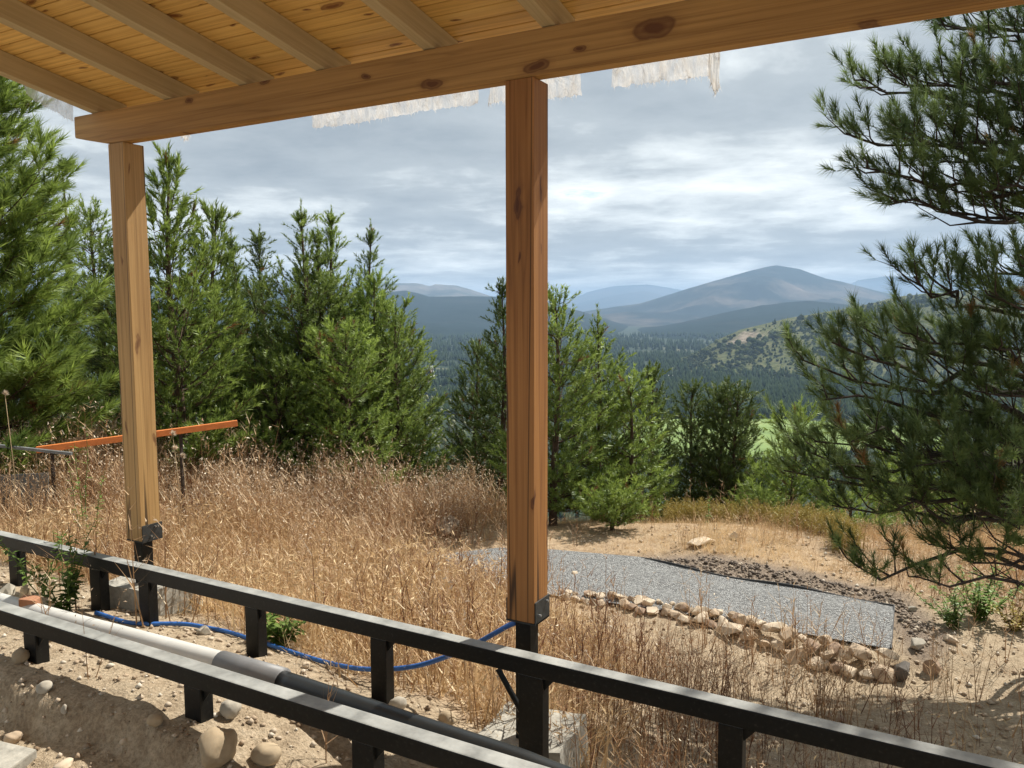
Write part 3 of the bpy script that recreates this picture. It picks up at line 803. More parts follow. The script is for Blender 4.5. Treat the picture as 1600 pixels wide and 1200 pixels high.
eave_strip([(766, 163), (775, 160), (800, 158), (856, 153), (880, 152), (908, 149)], 4)
eave_strip([(957, 137), (1000, 131), (1030, 127), (1060, 124), (1110, 118)], 6)
eave_strip([(1108, 122), (1114, 140), (1118, 148), (1124, 126)], 7)
eave_strip([(283, 212), (290, 219), (298, 210)], 8)
# the flap on the gable side
xg = -4.684-RW-.02
def on_x(px, py, X): r = ray(px, py); return r*(X/r[0])
bot = [on_x(px, py, xg-.03) for px, py in ((34, 128), (46, 152), (66, 164), (90, 176), (113, 190))]
top = [np.array([xg, p[1], rz_(p[1])+RH]) for p in bot]
membrane(top, bot, 9)

# ------------------------------------------------------------------ black steel deck frames
def frame(yn, yf, zt, zb, x0, x1, legs, label, lean=()):
    root = empty('steel_deck_frame', ((x0+x1)/2, (yn+yf)/2, zb-.3), label, 'frame', None)
    O = Vector(root.location)
    def part(name, bm, mat=M_steel):
        o = bm_obj(name, bm, mat, None); o.parent = root; return o
    def loc(a, b, c, d, e, f, bev=.004): return box_bm(a-O.x, b-O.x, c-O.y, d-O.y, e-O.z, f-O.z, bev)
    part('rail', loc(x0, x1, yn, yf, zb, zt, .006))
    for xl, wl in legs:
        zg = g1(xl, (yn+yf)/2)
        part('leg', loc(xl-wl/2, xl+wl/2, yn+.004, yf-.004, zg-.12, zb-.0005))
        # gusset plate welded under the rail
        bm = bmesh.new(); xs = xl+wl/2
        vv = [(xs-.002, yn+.02, zb), (xs+.05, yn+.02, zb), (xs-.002, yn+.02, zb-.06)]
        a = [bm.verts.new((v[0]-O.x, v[1]-O.y, v[2]-O.z)) for v in vv]; c = [bm.verts.new((v[0]-O.x, v[1]+.006-O.y, v[2]-O.z)) for v in vv]
        bm.faces.new(a); bm.faces.new(c[::-1])
        for i in range(3): j = (i+1) % 3; bm.faces.new((a[j], a[i], c[i], c[j]))
        bmesh.ops.recalc_face_normals(bm, faces=bm.faces[:])
        part('gusset', bm)
    for (pa, pb) in lean:
        V, Q = tube_arrays(np.array([pa, pb])-np.array(O), .017, 4)
        o = np_mesh('brace', V, [Q], M_steel, root)
    return root
frame(2.992, 3.063, -1.512, -1.5915, -9.5, 3.2, [(-4.62, .10), (-4.16, .09), (-3.275, .095), (-2.42, .095), (-1.585, .12), (-.72, .095), (.15, .095), (1.0, .095), (-5.5, .1), (-6.4, .1), (-7.3, .1)],
      'outer black steel deck rail on short legs, running past the wooden posts',
      lean=[(on_y(778, 1045, 3.10), on_y(815, 1112, 3.10))])
frame(2.203, 2.279, -1.504, -1.5835, -8.5, 2.6, [(-3.95, .10), (-2.78, .10), (-1.865, .10), (-.95, .1), (-5.1, .1), (-6.2, .1), (0, .1)],
      'inner black steel deck rail nearest the camera, crossing the lower left corner')

# ------------------------------------------------------------------ footings, pipes, hose, bars
def block(name, cx, cy, z1, sx, sy, h, rz, label, seed):
    bm = bmesh.new(); bmesh.ops.create_cube(bm, size=1)
    bmesh.ops.subdivide_edges(bm, edges=bm.edges[:], cuts=6, use_grid_fill=True)
    for v in bm.verts:
        v.co = Vector((v.co.x*sx*(1-.10*v.co.z), v.co.y*sy*(1-.10*v.co.z), (v.co.z-.5)*h))
        n = mnoise.noise_vector(v.co*9+Vector((seed, 0, 0)))*.012 + mnoise.noise_vector(v.co*3+Vector((seed, 4, 0)))*.02
        v.co += n
    o = bm_obj(name, bm, M_concrete, None); o.location = (cx, cy, z1); o.rotation_euler = (0, 0, rz)
    tag(o, label, 'footing'); return o
pb1 = on_y(235, 925, 3.25)
block('concrete_footing', X1+.05, 3.33, -1.745, .46, .40, .42, .05, 'concrete footing block under the pale left wooden post', 1.0)
block('concrete_footing', X2+.06, 3.36, -2.03, .44, .40, .5, .12, 'concrete footing block under the reddish middle wooden post', 4.0)

def pipe_run():
    root = empty('drain_pipe', tuple(on_y(200, 1000, 2.60)), 'light grey plastic drain pipe lying behind the inner steel rail', 'pipe')
    O = np.array(root.location); r = .052
    def top(px, py, Y): p = on_y(px, py, Y); p[2] -= r*1.0; return p
    Pl = [top(-330, 845, 2.62), top(-150, 888, 2.62), top(0, 928, 2.62), top(86, 952, 2.62), top(210, 984, 2.625), top(371, 1026, 2.63)]
    tube('pipe_body', catmull(Pl, 6)-O, r, M_pipe_l, root, 20)
    a, b = top(345, 1020, 2.63), top(441, 1047, 2.62)
    tube('coupling', np.array([a, a*.6+b*.4, b])-O, r*1.14, M_pipe_g, root, 20)
    root2 = empty('black_pipe', tuple(b), 'black plastic pipe running right from the grey coupling between the steel rails', 'pipe')
    O2 = np.array(root2.location)
    Pk = [top(437, 1047, 2.62), top(570, 1091, 2.60), top(650, 1118, 2.585), top(797, 1166, 2.56), top(875, 1196, 2.55), top(1050, 1262, 2.54), top(1300, 1370, 2.53)]
    tube('pipe_body', catmull(Pk, 6)-O2, r*.97, M_pipe_k, root2, 20)
    o = box('terracotta_fragment', -.05, .05, -.03, .03, -.02, .03, M_terra, None, .006)
    p = on_y(47, 941, 2.62); o.location = p; o.rotation_euler = (.15, .1, .5)
    tag(o, 'small terracotta fragment lying on the light grey pipe at far left', 'brick fragment')
pipe_run()
def hose():
    pts = []
    for px, py, Y in ((150, 968, 2.90), (205, 982, 2.94), (290, 994, 3.14), (345, 1007, 3.20), (400, 1021, 3.20), (480, 1034, 3.2), (540, 1044, 3.2), (590, 1048, 3.2), (640, 1044, 3.22), (690, 1033, 3.25), (740, 1008, 3.26), (780, 985, 3.28), (808, 970, 3.30)):
        pts.append(on_y(px, py, Y))
    C = catmull(pts, 7); C[:, 2] = np.maximum(C[:, 2], gz(C[:, 0], C[:, 1])+.012); zz = np.convolve(np.pad(C[:, 2], 6, mode='edge'), np.ones(13)/13, 'valid'); C[:, 2] = zz+.004; o = tube('blue_hose', C, .0125, M_hose, None, 10)
    tag(o, 'blue plastic water hose curving along the ground up to the middle post', 'hose')
hose()
def bar(name, pa, pb, w, h, mat, label, cat):
    a, b = Vector(pa), Vector(pb); d = b-a; L = d.length
    bm = box_bm(-L/2, L/2, -w/2, w/2, -h/2, h/2, .004)
    o = bm_obj(name, bm, mat, None); o.location = (a+b)/2
    o.rotation_euler = d.to_track_quat('X', 'Z').to_euler(); tag(o, label, cat); return o
def props():
    a = at_depth(57, 703, 8.2); b = at_depth(371, 661, 8.9)
    root = empty('orange_steel_bar', tuple((a+b)/2), 'long orange steel bar propped level above the dry weeds behind the left post', 'bar'); O = Vector(root.location)
    d = Vector(b)-Vector(a); L = d.length
    o = bm_obj('bar', box_bm(-L/2, L/2, -.03, .03, -.032, .032, .004), M_orange, root); o.rotation_euler = d.to_track_quat('X', 'Z').to_euler()
    for t in (.07, .70):
        p = Vector(a)+d*t; zg = g1(p.x, p.y)
        bm = box_bm(-.014, .014, -.014, .014, zg-.1-p.z, -.028, .002); q = bm_obj('support_leg', bm, M_bark_d, root); q.location = p-O
    root = empty('grey_steel_bar', tuple(at_depth(60, 707, 8.0)), 'thin grey steel bar under the left end of the orange bar', 'bar'); O = Vector(root.location)
    p0, p1 = Vector(at_depth(-60, 690, 7.95)), Vector(at_depth(112, 709, 8.05)); d = p1-p0
    o = bm_obj('bar', box_bm(-d.length/2, d.length/2, -.02, .02, -.014, .014, .002), M_grey_steel, root); o.location = (p0+p1)/2-O; o.rotation_euler = d.to_track_quat('X', 'Z').to_euler()
    for t in (.03,):
        p = p0+d*t; q = bm_obj('support_leg', box_bm(-.015, .015, -.015, .015, g1(p.x, p.y)-.1-p.z, -.012), M_grey_steel, root); q.location = p-O
    # low grey sheet panel leaning in the weeds
    p = Vector(at_depth(30, 748, 8.2)); z = g1(p.x, p.y)
    o = bm_obj('metal_panel', box_bm(-.25, .25, -.012, .012, 0, p.z+.10-z, .003), M_grey_steel, None)
    o.location = (p.x, p.y, z-.06); o.rotation_euler = (-.12, 0, .75); tag(o, 'grey metal panel standing in the weeds at the left edge', 'panel')
props()

# ------------------------------------------------------------------ rocks
def unit_(v): return v/(np.linalg.norm(v)+1e-12)
def rock_obj(name, size, seed, mat, parent=None, sub=3, rough=.22):
    bm = bmesh.new(); bmesh.ops.create_icosphere(bm, subdivisions=sub, radius=1)
    off = Vector((seed*3.7, seed*1.3, seed*.7)); g = np.random.default_rng(int(seed)+500)
    planes = [(Vector(unit_(g.normal(size=3))), g.uniform(.74, .95)) for _ in range(9)]
    for v in bm.verts:
        p = v.co.normalized()
        k = min([pd/max(p.dot(pn), .05) for pn, pd in planes]+[1.05]) + rough*.35*mnoise.noise(p*1.6+off) + rough*.25*mnoise.noise(p*4.1+off) + rough*.12*mnoise.noise(p*10+off)
        v.co = Vector((p.x*size[0]*k, p.y*size[1]*k, p.z*size[2]*k))
    return bm_obj(name, bm, mat, parent, True)
def hull_rock(name, size, seed, mat, parent=None, n=16):
    g = np.random.default_rng(seed); bm = bmesh.new()
    P = g.normal(size=(n, 3)); P /= np.linalg.norm(P, axis=1)[:, None]; P *= g.uniform(.85, 1.05, (n, 1))
    for p in P: bm.verts.new((p[0]*size[0], p[1]*size[1], p[2]*size[2]))
    r = bmesh.ops.convex_hull(bm, input=bm.verts[:])
    bmesh.ops.delete(bm, geom=[v for v in bm.verts if not v.link_faces], context='VERTS')
    bmesh.ops.bevel(bm, geom=bm.edges[:], offset=min(size)*.09, segments=2, affect='EDGES', clamp_overlap=True)
    return bm_obj(name, bm, mat, parent)
def unit2(p): n = math.hypot(p[0], p[1]); return (p[0]/n, p[1]/n)
def hit(px, py):
    t = np.geomspace(.8, 30, 900); P = ray(px, py)[None, :]*t[:, None]
    under = P[:, 2] < gz(P[:, 0], P[:, 1])
    return P[np.argmax(under)]
def place_rock(px, py, Y, size, seed, mat, label, rough=.22, sink=.3, name='rock', hull=False):
    p = hit(px, py); yv = unit2(p); p = np.array([p[0]+yv[0]*size[1]*.6, p[1]+yv[1]*size[1]*.6, 0])
    o = hull_rock(name, size, seed, mat) if hull else rock_obj(name, size, seed, mat, None, 3, rough)
    o.location = (p[0], p[1], g1(p[0], p[1]) + size[2]*(1-sink)); o.rotation_euler = (0, 0, seed*1.1)
    tag(o, label, 'rock'); return o
place_rock(340, 1204, 1.93, (0.096, 0.074, 0.077), 2, M_rock, 'large rounded boulder in the dirt under the inner rail', .34)
place_rock(418, 1200, 1.90, (0.062, 0.053, 0.038), 3, M_rock, 'smooth flat stone right of the large boulder', .15)
place_rock(361, 1125, 2.38, (0.056, 0.043, 0.043), 5, M_rock_g, 'pale grey stone behind the inner rail above the boulder')
place_rock(22, 1162, 1.75, (0.040, 0.031, 0.028), 6, M_stone, 'tan angular stone at the left edge on the dirt', .3)
place_rock(70, 1084, 2.12, (0.034, 0.028, 0.028), 7, M_rock_g, 'rounded grey stone half in the rail shadow at left', .15)
place_rock(33, 1036, 2.06, (0.053, 0.037, 0.037), 8, M_rock, 'brown stone beside the leftmost inner leg', .3)
place_rock(101, 1124, 1.84, (0.014, 0.012, 0.022), 9, M_rock_g, 'small upright pale pebble on the dirt', .15)
place_rock(194, 1168, 1.80, (0.017, 0.015, 0.014), 10, M_stone_p, 'small round yellow pebble at the shadow edge', .12)
place_rock(242, 1142, 2.0, (0.037, 0.031, 0.025), 12, M_rock, 'brown stone in the shade below the inner rail', .2)
place_rock(100, 1206, 1.72, (0.043, 0.031, 0.019), 13, M_stone_p, 'flat yellowish stone at the bottom left edge', .2)
place_rock(700, 1135, 2.95, (0.053, 0.040, 0.034), 14, M_rock, 'brown rounded stone left of the middle footing', .18)
place_rock(622, 1112, 2.95, (0.043, 0.031, 0.037), 15, M_rock_g, 'pale grey rock beside the third outer leg', .3)
place_rock(606, 1075, 3.2, (0.050, 0.037, 0.031), 16, M_rock_g, 'pale broken rock behind the third outer leg', .3, hull=True)
place_rock(320, 992, 3.25, (0.062, 0.043, 0.031), 17, M_rock_g, 'broken pale rock right of the left footing', .3, hull=True)
place_rock(478, 1046, 3.1, (0.022, 0.019, 0.019), 18, M_stone_p, 'small pale stone against the blue hose', .2)
place_rock(12, 936, 3.0, (0.062, 0.050, 0.056), 19, M_rock_g, 'whitish rock at the left edge below the outer rail', .3, hull=True)
place_rock(40, 940, 2.95, (0.062, 0.043, 0.062), 20, M_rock, 'reddish brown rock between the rails at far left', .3, hull=True)
place_rock(1030, 1215, 3.25, (0.074, 0.056, 0.043), 21, M_rock_g, 'grey-green rounded rock at the bottom under the outer rail', .15)
place_rock(920, 1215, 3.0, (0.056, 0.043, 0.037), 22, M_rock, 'brown rounded rock at the bottom right of the middle footing', .15)

def slab():
    p = hit(18, 1192); o = box('concrete_fragment', -.16, .12, -.14, .06, -.08, .02, M_concrete, None, .008)
    o.location = (p[0]-.03, p[1]-.02, g1(p[0], p[1])+.03); o.rotation_euler = (.05, .06, .25); tag(o, 'grey concrete fragment at the bottom left corner', 'concrete fragment')
slab()
# stone border along the near side of the path: stones are parts
def border():
    C = catmull([np.array([*on_z(px, py, -2.95)[:2], 0]) for px, py in ((850, 938), (930, 950), (1000, 962), (1100, 983), (1200, 1008), (1300, 1036), (1385, 1052))], 14)
    seg = np.r_[0, np.cumsum(np.linalg.norm(np.diff(C, axis=0), axis=1))]; Lt = seg[-1]
    root = empty('stone_border', (float(C[30][0]), float(C[30][1]), g1(C[30][0], C[30][1])), 'low border of piled tan stones along the near side of the gravel path', 'stone border'); O = Vector(root.location)
    g = np.random.default_rng(17); s = 0; k = 0
    mats = [M_stone, M_stone_p, M_stone_r, M_stone, M_stone_p]
    row = 0
    for row in range(3):
        s = .1*row
        while s < Lt:
            t = s/Lt
            big = .45+.55*t
            a = g.uniform(.07, .135)*big*(1, .8, .62)[row]
            x = np.interp(s, seg, C[:, 0]); y = np.interp(s, seg, C[:, 1])
            nx, ny = .28, .96      # roughly towards the path
            off = (0.02, .13, .20)[row] + g.uniform(-.04, .04)
            if g.random() < (.97, .85, .55)[row]*(1 if t > .25 else .75):
                q = hull_rock('stone', (a*g.uniform(1.0, 1.7), a*g.uniform(.8, 1.1), a*g.uniform(.55, .9)), 100+k, mats[g.integers(0, 5)], root)
                z = g1(x+nx*off, y+ny*off)
                q.location = Vector((x+nx*off, y+ny*off, z+a*.42+(.0, .06, .06)[row]*big)) - O
                q.rotation_euler = (g.uniform(-.3, .3), g.uniform(-.3, .3), g.uniform(0, 6.28))
            s += a*g.uniform(1.35, 1.75); k += 1
border()
def pad_rock(px, py, Zp, size, seed, mat, label, hull=True):
    p = on_z(px, py, Zp)
    o = hull_rock('rock', size, seed, mat) if hull else rock_obj('rock', size, seed, mat, None, 3, .2)
    o.location = (p[0], p[1], g1(p[0], p[1])+size[2]*.6); o.rotation_euler = (0, 0, seed); tag(o, label, 'rock')
pad_rock(1412, 1050, -2.95, (.12, .10, .10), 301, M_rock_d, 'dark pitted rock ending the stone border at right')
pad_rock(1455, 1045, -2.95, (.085, .07, .08), 302, M_stone_r, 'brown rock standing alone right of the dark rock')
pad_rock(1432, 1012, -2.92, (.12, .07, .06), 303, M_rock_g, 'white broken rock behind the dark rock by the path end')
pad_rock(1484, 1008, -2.92, (.09, .05, .04), 304, M_stone_p, 'flat pale rock on the bare earth right of the path')
pad_rock(1426, 958, -2.92, (.05, .03, .03), 305, M_rock_g, 'small pale stone above the path corner')
pad_rock(898, 892, PADZ+.02, (.045, .035, .03), 306, M_stone_p, 'single yellowish cobble lying on the gravel path', False)
pad_rock(1314, 1113, -2.9, (.06, .03, .02), 307, M_stone_r, 'flat red-brown stone on the sand near the outer rail')
pad_rock(1146, 838, -2.82, (.08, .06, .07), 308, M_stone_p, 'pale rock on the low earth mound behind the path')
pad_rock(1095, 848, -2.85, (.28, .12, .05), 309, M_stone_p, 'flat broad pale slab on the earth mound behind the path')
pad_rock(700, 826, -2.85, (.5, .2, .10), 310, M_stone, 'long flat tan slab among the weeds left of the middle post')

def pebbles(name, n, sampler, smin, smax, mat, label, seed, lift=.3):
    g = np.random.default_rng(seed); X, Y = sampler(g, n)
    Z = gz(X, Y); n = len(X)
    base = np.array([(1, 0, 0), (-1, 0, 0), (0, 1, 0), (0, -1, 0), (0, 0, .8), (0, 0, -.6)], float)
    f = np.array([(0, 2, 4), (2, 1, 4), (1, 3, 4), (3, 0, 4), (2, 0, 5), (1, 2, 5), (3, 1, 5), (0, 3, 5)])
    s = smin + (smax-smin)*g.random(n)**3
    a = g.uniform(0, 6.28, n); J = g.uniform(.6, 1.25, (n, 6, 3))
    B = base[None]*J*s[:, None, None]
    ca, sa = np.cos(a)[:, None], np.sin(a)[:, None]
    V = np.stack([B[..., 0]*ca-B[..., 1]*sa+X[:, None], B[..., 0]*sa+B[..., 1]*ca+Y[:, None], B[..., 2]+(Z+s*lift)[:, None]], -1)
    Fa = (f[None]+(np.arange(n)*6)[:, None, None]).reshape(-1, 3)
    o = np_mesh(name, V.reshape(-1, 3), Fa, mat, None, False, {'tone': np.repeat(g.random(n), 6)})
    kind(o, 'stuff'); tag(o, label, 'gravel')
def mat_pebble(name, stops):
    m, nt, N, L, b = new_mat(name)
    a = N.new('ShaderNodeAttribute'); a.attribute_name = 'tone'
    L.new(rampn(N, L, a.outputs['Fac'], stops), b.inputs['Base Color']); b.inputs['Roughness'].default_value = .9; return m
M_peb = mat_pebble('pebble_mix', [(0, (.22, .15, .09)), (.4, (.42, .32, .22)), (.8, (.55, .46, .35)), (1, (.66, .6, .5))])
M_pebg = mat_pebble('gravel_mix', [(0, (.08, .08, .08)), (.4, (.22, .22, .215)), (.8, (.38, .38, .37)), (1, (.62, .61, .59))])
M_pebl = mat_pebble('dark_clod_mix', [(0, (.09, .07, .055)), (.5, (.20, .155, .12)), (.85, (.34, .27, .205)), (1, (.48, .40, .31))])
pebbles('dirt_pebbles', 9000, lambda g, n: (g.uniform(-7.5, .8, n), 1.1+2.2*g.random(n)), .003, .022, M_peb, 'small pebbles strewn over the dirt under the rails', 1)
def s_pad(g, n):
    mn, mx = pad_poly.min(0), pad_poly.max(0); X = g.uniform(mn[0], mx[0], n*3); Y = g.uniform(mn[1], mx[1], n*3)
    k = in_poly(X, Y, pad_poly); X, Y = X[k], Y[k]; j = g.random(len(X)) < .25; return X+g.normal(size=len(X))*.07*j, Y+g.normal(size=len(X))*.07*j
pebbles('path_gravel', 3600, s_pad, .005, .014, M_pebg, 'grey gravel stones covering the flat path', 2, .9)
def s_lava(g, n):
    mn, mx = lava_line.min(0), lava_line.max(0); X = g.uniform(mn[0], mx[0], n*2); Y = g.uniform(mn[1], mx[1], n*2)
    k = in_poly(X, Y, lava_line); return X[k], Y[k]
pebbles('dark_clods', 2600, s_lava, .010, .036, M_pebl, 'dark earth clods and stones beyond the gravel path', 3)
def s_sand(g, n):
    px = g.uniform(900, 1750, n); d = g.uniform(4.6, 10.5, n); P = d[:, None]*(F_[None]+R2[None]*((px-800)/FPX)[:, None]); k = ~in_poly(P[:, 0], P[:, 1], pad_poly)
    return P[k, 0], P[k, 1]
pebbles('sand_pebbles', 3500, s_sand, .006, .03, M_peb, 'small stones scattered over the sandy ground at right', 4)

# ------------------------------------------------------------------ pines
def unit(v): return v/(np.linalg.norm(v)+1e-12)
def make_tufts(nv, n, shoot, nl, wid, seed, a0=22, a1=62, tap=.45):
    """needle brushes along +Z: (nv, n*3, 3)"""
    g = np.random.default_rng(seed); out = []
    for _ in range(nv):
        t = g.random(n)**.8; z0 = t*shoot
        az = g.uniform(0, 2*np.pi, n); el = np.radians(g.uniform(a0, a1, n)*(1-tap*t))
        d = np.stack([np.sin(el)*np.cos(az), np.sin(el)*np.sin(az), np.cos(el)], -1)
        side = np.stack([-np.sin(az), np.cos(az), np.zeros(n)], -1)
        ln = nl*g.uniform(.75, 1.15, n)
        b = np.stack([np.zeros(n), np.zeros(n), z0], -1)
        tip = b+d*ln[:, None]
        mid = b+d*(ln*.0)[:, None]
        out.append(np.stack([mid-side*wid/2, mid+side*wid/2, tip], 1).reshape(-1, 3))
    return np.array(out)
def place_tufts(T, P, D, Sc, g):
    """instances of tuft variants at P along D, returns V (m,3)"""
    n = len(P); k = T.shape[1]
    D = D/np.linalg.norm(D, axis=1)[:, None]
    ref = np.where(np.abs(D[:, 2:3]) < .9, np.array([[0, 0, 1.0]]), np.array([[1.0, 0, 0]]))
    A = np.cross(D, ref); A /= np.linalg.norm(A, axis=1)[:, None]; B = np.cross(D, A)
    M = np.stack([A, B, D], -1)*Sc[:, None, None]
    v = T[g.integers(0, len(T), n)]
    return (np.einsum('nij,nkj->nki', M, v) + P[:, None, :])
class Acc:
    def __init__(s): s.V = []; s.Q = []; s.n = 0
    def tube(s, P, r, n=5):
        v, q = tube_arrays(P, r, n); s.V.append(v); s.Q.append(q+s.n); s.n += len(v)
    def obj(s, name, mat, parent): return np_mesh(name, np.concatenate(s.V), [np.concatenate(s.Q)], mat, parent, True)
TUFT = make_tufts(6, 22, .15, .10, .0160, 3, 22, 70)
TUFT_C = make_tufts(10, 24, .17, .067, .0150, 13, 38, 82, .3)
TUFT_S = make_tufts(6, 22, .24, .075, .020, 4, 38, 80, .3)
TUFT_L = make_tufts(10, 62, .13, .110, .0062, 5, 22, 84, .35)
TUFT_A = make_tufts(8, 42, .15, .14, .0098, 6, 18, 70)

def pine(base, H, R, seed, needles, bark, label, tuft=TUFT_C, whorl=.27, nbr=6, dens=1.6, prof=.8, leader=1, tscale=1.0, up=1.0, name='pine_tree', bare_top=0.0, skirt=.8, cand=True, group='pines growing on the slope in front of the valley', drop=0.0):
    g = np.random.default_rng(seed)
    root = empty(name, tuple(base), label, 'tree', group)
    acc = Acc(); TP = []; TD = []; TS = []
    def tuft_at(p, d, s=1.0): TP.append(p); TD.append(d); TS.append(s*tscale*g.uniform(.8, 1.2))
    lean = g.normal(size=2)*.012*H
    zs = np.linspace(-.15, H, 14)
    def axis(z): t = max(z, 0)/H; return np.array([lean[0]*t*t+.03*math.sin(z*1.7+seed), lean[1]*t*t+.03*math.cos(z*1.3+seed), z])
    r0 = .012*H+.02
    acc.tube(np.array([axis(z) for z in zs]), r0*(1-np.clip(zs, 0, H)/H)**.85+.006, 7)
    z = .05*H + g.uniform(0, .1)
    while z < H-.12:
        t = z/H
        Lw = R*((1-t)**prof)*(skirt+(1-skirt)*min(1, t/.25)) + .05
        if t > 1-bare_top: Lw *= .45
        nb_ = nbr + g.integers(-1, 2) if Lw > .2 else max(3, nbr-1)
        a0 = g.uniform(0, 6.28)
        for b in range(nb_):
            az = a0 + b*6.283/nb_ + g.normal()*.22
            Lb = Lw*g.uniform(.68, 1.18)
            e0 = math.radians((8+38*t**1.3)*up + g.normal()*7)
            out = np.array([math.cos(az), math.sin(az), 0.]); upv = np.array([0, 0, 1.])
            m = 6; ss = np.linspace(0, 1, m)
            p0 = axis(z+g.normal()*.03)
            curve = np.array([p0 + out*(Lb*s*math.cos(e0)) + upv*(Lb*(s*math.sin(e0) + (.30+.25*t)*up*s*s - (drop+.38*(1-t)**4)*s)) for s in ss])
            acc.tube(curve, np.linspace(.0045+.010*Lb, .003, m), 4)
            tl = curve[-1]-curve[-2]
            tuft_at(curve[-1], unit(tl)+upv*.35, 1.1)
            tuft_at(curve[-1]-unit(tl)*.09, unit(tl)+upv*.2, 1.0)
            if cand and t > .45:
                for _ in range(2): tuft_at(curve[-1], unit(tl)+upv*.4+g.normal(size=3)*.5, .9)
            side = np.cross(out, upv)
            ntw = max(1, int(Lb/.13*dens))
            for k in range(ntw):
                s = .12 + .86*(k+g.random())/ntw
                p = np.array([np.interp(s, ss, curve[:, i]) for i in range(3)])
                sg = 1 if (k % 2) else -1
                tw = (.12+.30*Lb*(1-s)**.8)*g.uniform(.7, 1.2)
                d = unit(out*.75 + side*sg*g.uniform(.5, 1.0) + upv*(g.uniform(.0, .55)*up))
                e = p+d*tw+upv*tw*.2
                acc.tube(np.array([p, e]), np.array([.0055, .002]), 3)
                tuft_at(e, d+upv*.4, 1.0)
                if tw > .13: tuft_at(p+d*tw*.55, d+upv*.5+g.normal(size=3)*.3, .95)
                if tw > .24: tuft_at(p+d*tw*.3+upv*.02, d+upv*.3+side*sg*.6, .9); tuft_at(p+d*tw*.8, d-side*sg*.7+upv*.4, .9)
                if g.random() < .5*dens: tuft_at(p, upv*.7+out*.5+g.normal(size=3)*.35, .9)
        z += whorl*g.uniform(.75, 1.2)*(.75+.5*t)
    topp = axis(H)
    for k in range(3): tuft_at(topp-np.array([0, 0, .13*k]), np.array([g.normal()*.08, g.normal()*.08, 1]), 1.0)
    for k in range(4):
        az = k*1.57+g.random(); d = np.array([math.cos(az)*.55, math.sin(az)*.55, 1]); tuft_at(topp-np.array([0, 0, .16]), d, .95)
    for k in range(int(leader*5)):
        zl = H-.15-.12*k; tuft_at(axis(zl), np.array([g.normal()*.4, g.normal()*.4, 1]), .8)
    TP, TD, TS = np.array(TP), np.array(TD), np.array(TS)
    V = place_tufts(tuft, TP, TD, TS, g); n, k, _ = V.shape
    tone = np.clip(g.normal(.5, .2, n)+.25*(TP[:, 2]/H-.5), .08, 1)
    tone = np.where(g.random(n) < .012, 0.0, tone)
    tone = np.repeat(tone, k)
    V = V.reshape(-1, 3); Fa = np.arange(len(V)).reshape(-1, 3)
    np_mesh('crown', V, Fa, needles, root, False, {'tone': tone})
    acc.obj('trunk', bark, root)
    return root
NT = [0]
def tree_px(px, py, d, R, label, needles=None, **kw):
    p = at_depth(px, py, d); zg = g1(p[0], p[1]); H = p[2]-zg
    NT[0] += 1
    return pine((p[0], p[1], zg), H, R, 40+NT[0]*7, needles or M_needle, kw.pop('bark', M_bark), label, **kw)
tree_px(-55, 45, 8.6, 1.22, 'lush long-needled pine cut off by the left edge', M_needle, tuft=TUFT_A, whorl=.30, nbr=7, dens=1.25, prof=.55, tscale=1.15)
tree_px(104, 258, 21, .62, 'thin pale spire of a pine behind, between left edge pine and left post', M_needle_b, tuft=TUFT_S, whorl=.42, dens=.8, bare_top=.5, prof=.9)
tree_px(150, 330, 13.5, 1.05, 'bushy dark pine just left of the left wooden post', M_needle, prof=.7)
tree_px(196, 400, 11.8, 1.0, 'pine standing directly behind the left wooden post', M_needle_d, prof=.65)
tree_px(262, 246, 10.6, 1.25, 'tall open-topped pine just right of the left wooden post', M_needle, tuft=TUFT, whorl=.33, prof=.95, dens=1.35, up=1.4)
tree_px(322, 332, 12.4, .95, 'feathery pine with upswept top between left post and centre group', M_needle, tuft=TUFT, dens=1.3, prof=.7, up=1.3)
tree_px(366, 372, 16, .5, 'slim dark pine spire left of the taller spire, behind the trees', M_needle_d, tuft=TUFT_S, bare_top=.42, dens=1.1)
tree_px(405, 368, 16.5, .6, 'slim pine spire with short top arms left of the centre group', M_needle_d, tuft=TUFT_S, bare_top=.38, dens=1.1)
tree_px(395, 455, 13.6, .95, 'short dark pine filling the gap left of the centre group', M_needle_d, prof=.6)
tree_px(473, 326, 12.6, 1.42, 'tallest pine of the centre group, leftmost with double top', M_needle, prof=.95, up=1.3, bare_top=.30)
tree_px(497, 360, 12.9, 1.0, 'second leader pine close beside the tallest centre pine', M_needle, prof=1.0, up=1.3, bare_top=.26)
tree_px(521, 336, 13.3, 1.3, 'middle pointed pine of the centre group', M_needle, prof=.95, up=1.3, bare_top=.28)
tree_px(572, 356, 14.2, 1.2, 'dark-topped pine right in the centre group', M_needle_b, prof=.95, up=1.3, bare_top=.32)
tree_px(592, 440, 13.4, .85, 'shorter pine leaning out right of the centre group', M_needle, prof=.72, up=1.2)
tree_px(622, 488, 13.0, .95, 'low broad pine at the right foot of the centre group', M_needle, prof=.62)
tree_px(545, 520, 11.8, .95, 'bright bushy pine in front of the centre group', M_needle, prof=.6)
tree_px(435, 560, 12.0, .85, 'low pine at the left foot of the centre group', M_needle, prof=.6)
tree_px(742, 546, 14.6, .72, 'small dark pointed pine just left of the middle post', M_needle_d, prof=.7)
tree_px(783, 452, 13.4, .55, 'narrow pine half hidden by the left edge of the middle post', M_needle_d, prof=.8)
tree_px(868, 462, 11.2, 1.0, 'tall green pine immediately right of the middle post', M_needle, prof=.9, up=1.2)
tree_px(934, 492, 12.3, .72, 'pine with a bare brown candle leader right of the middle post', M_needle, prof=.85, bare_top=.22)
tree_px(985, 600, 12.0, .62, 'short pine in front, right of the candle-topped pine', M_needle, prof=.6)
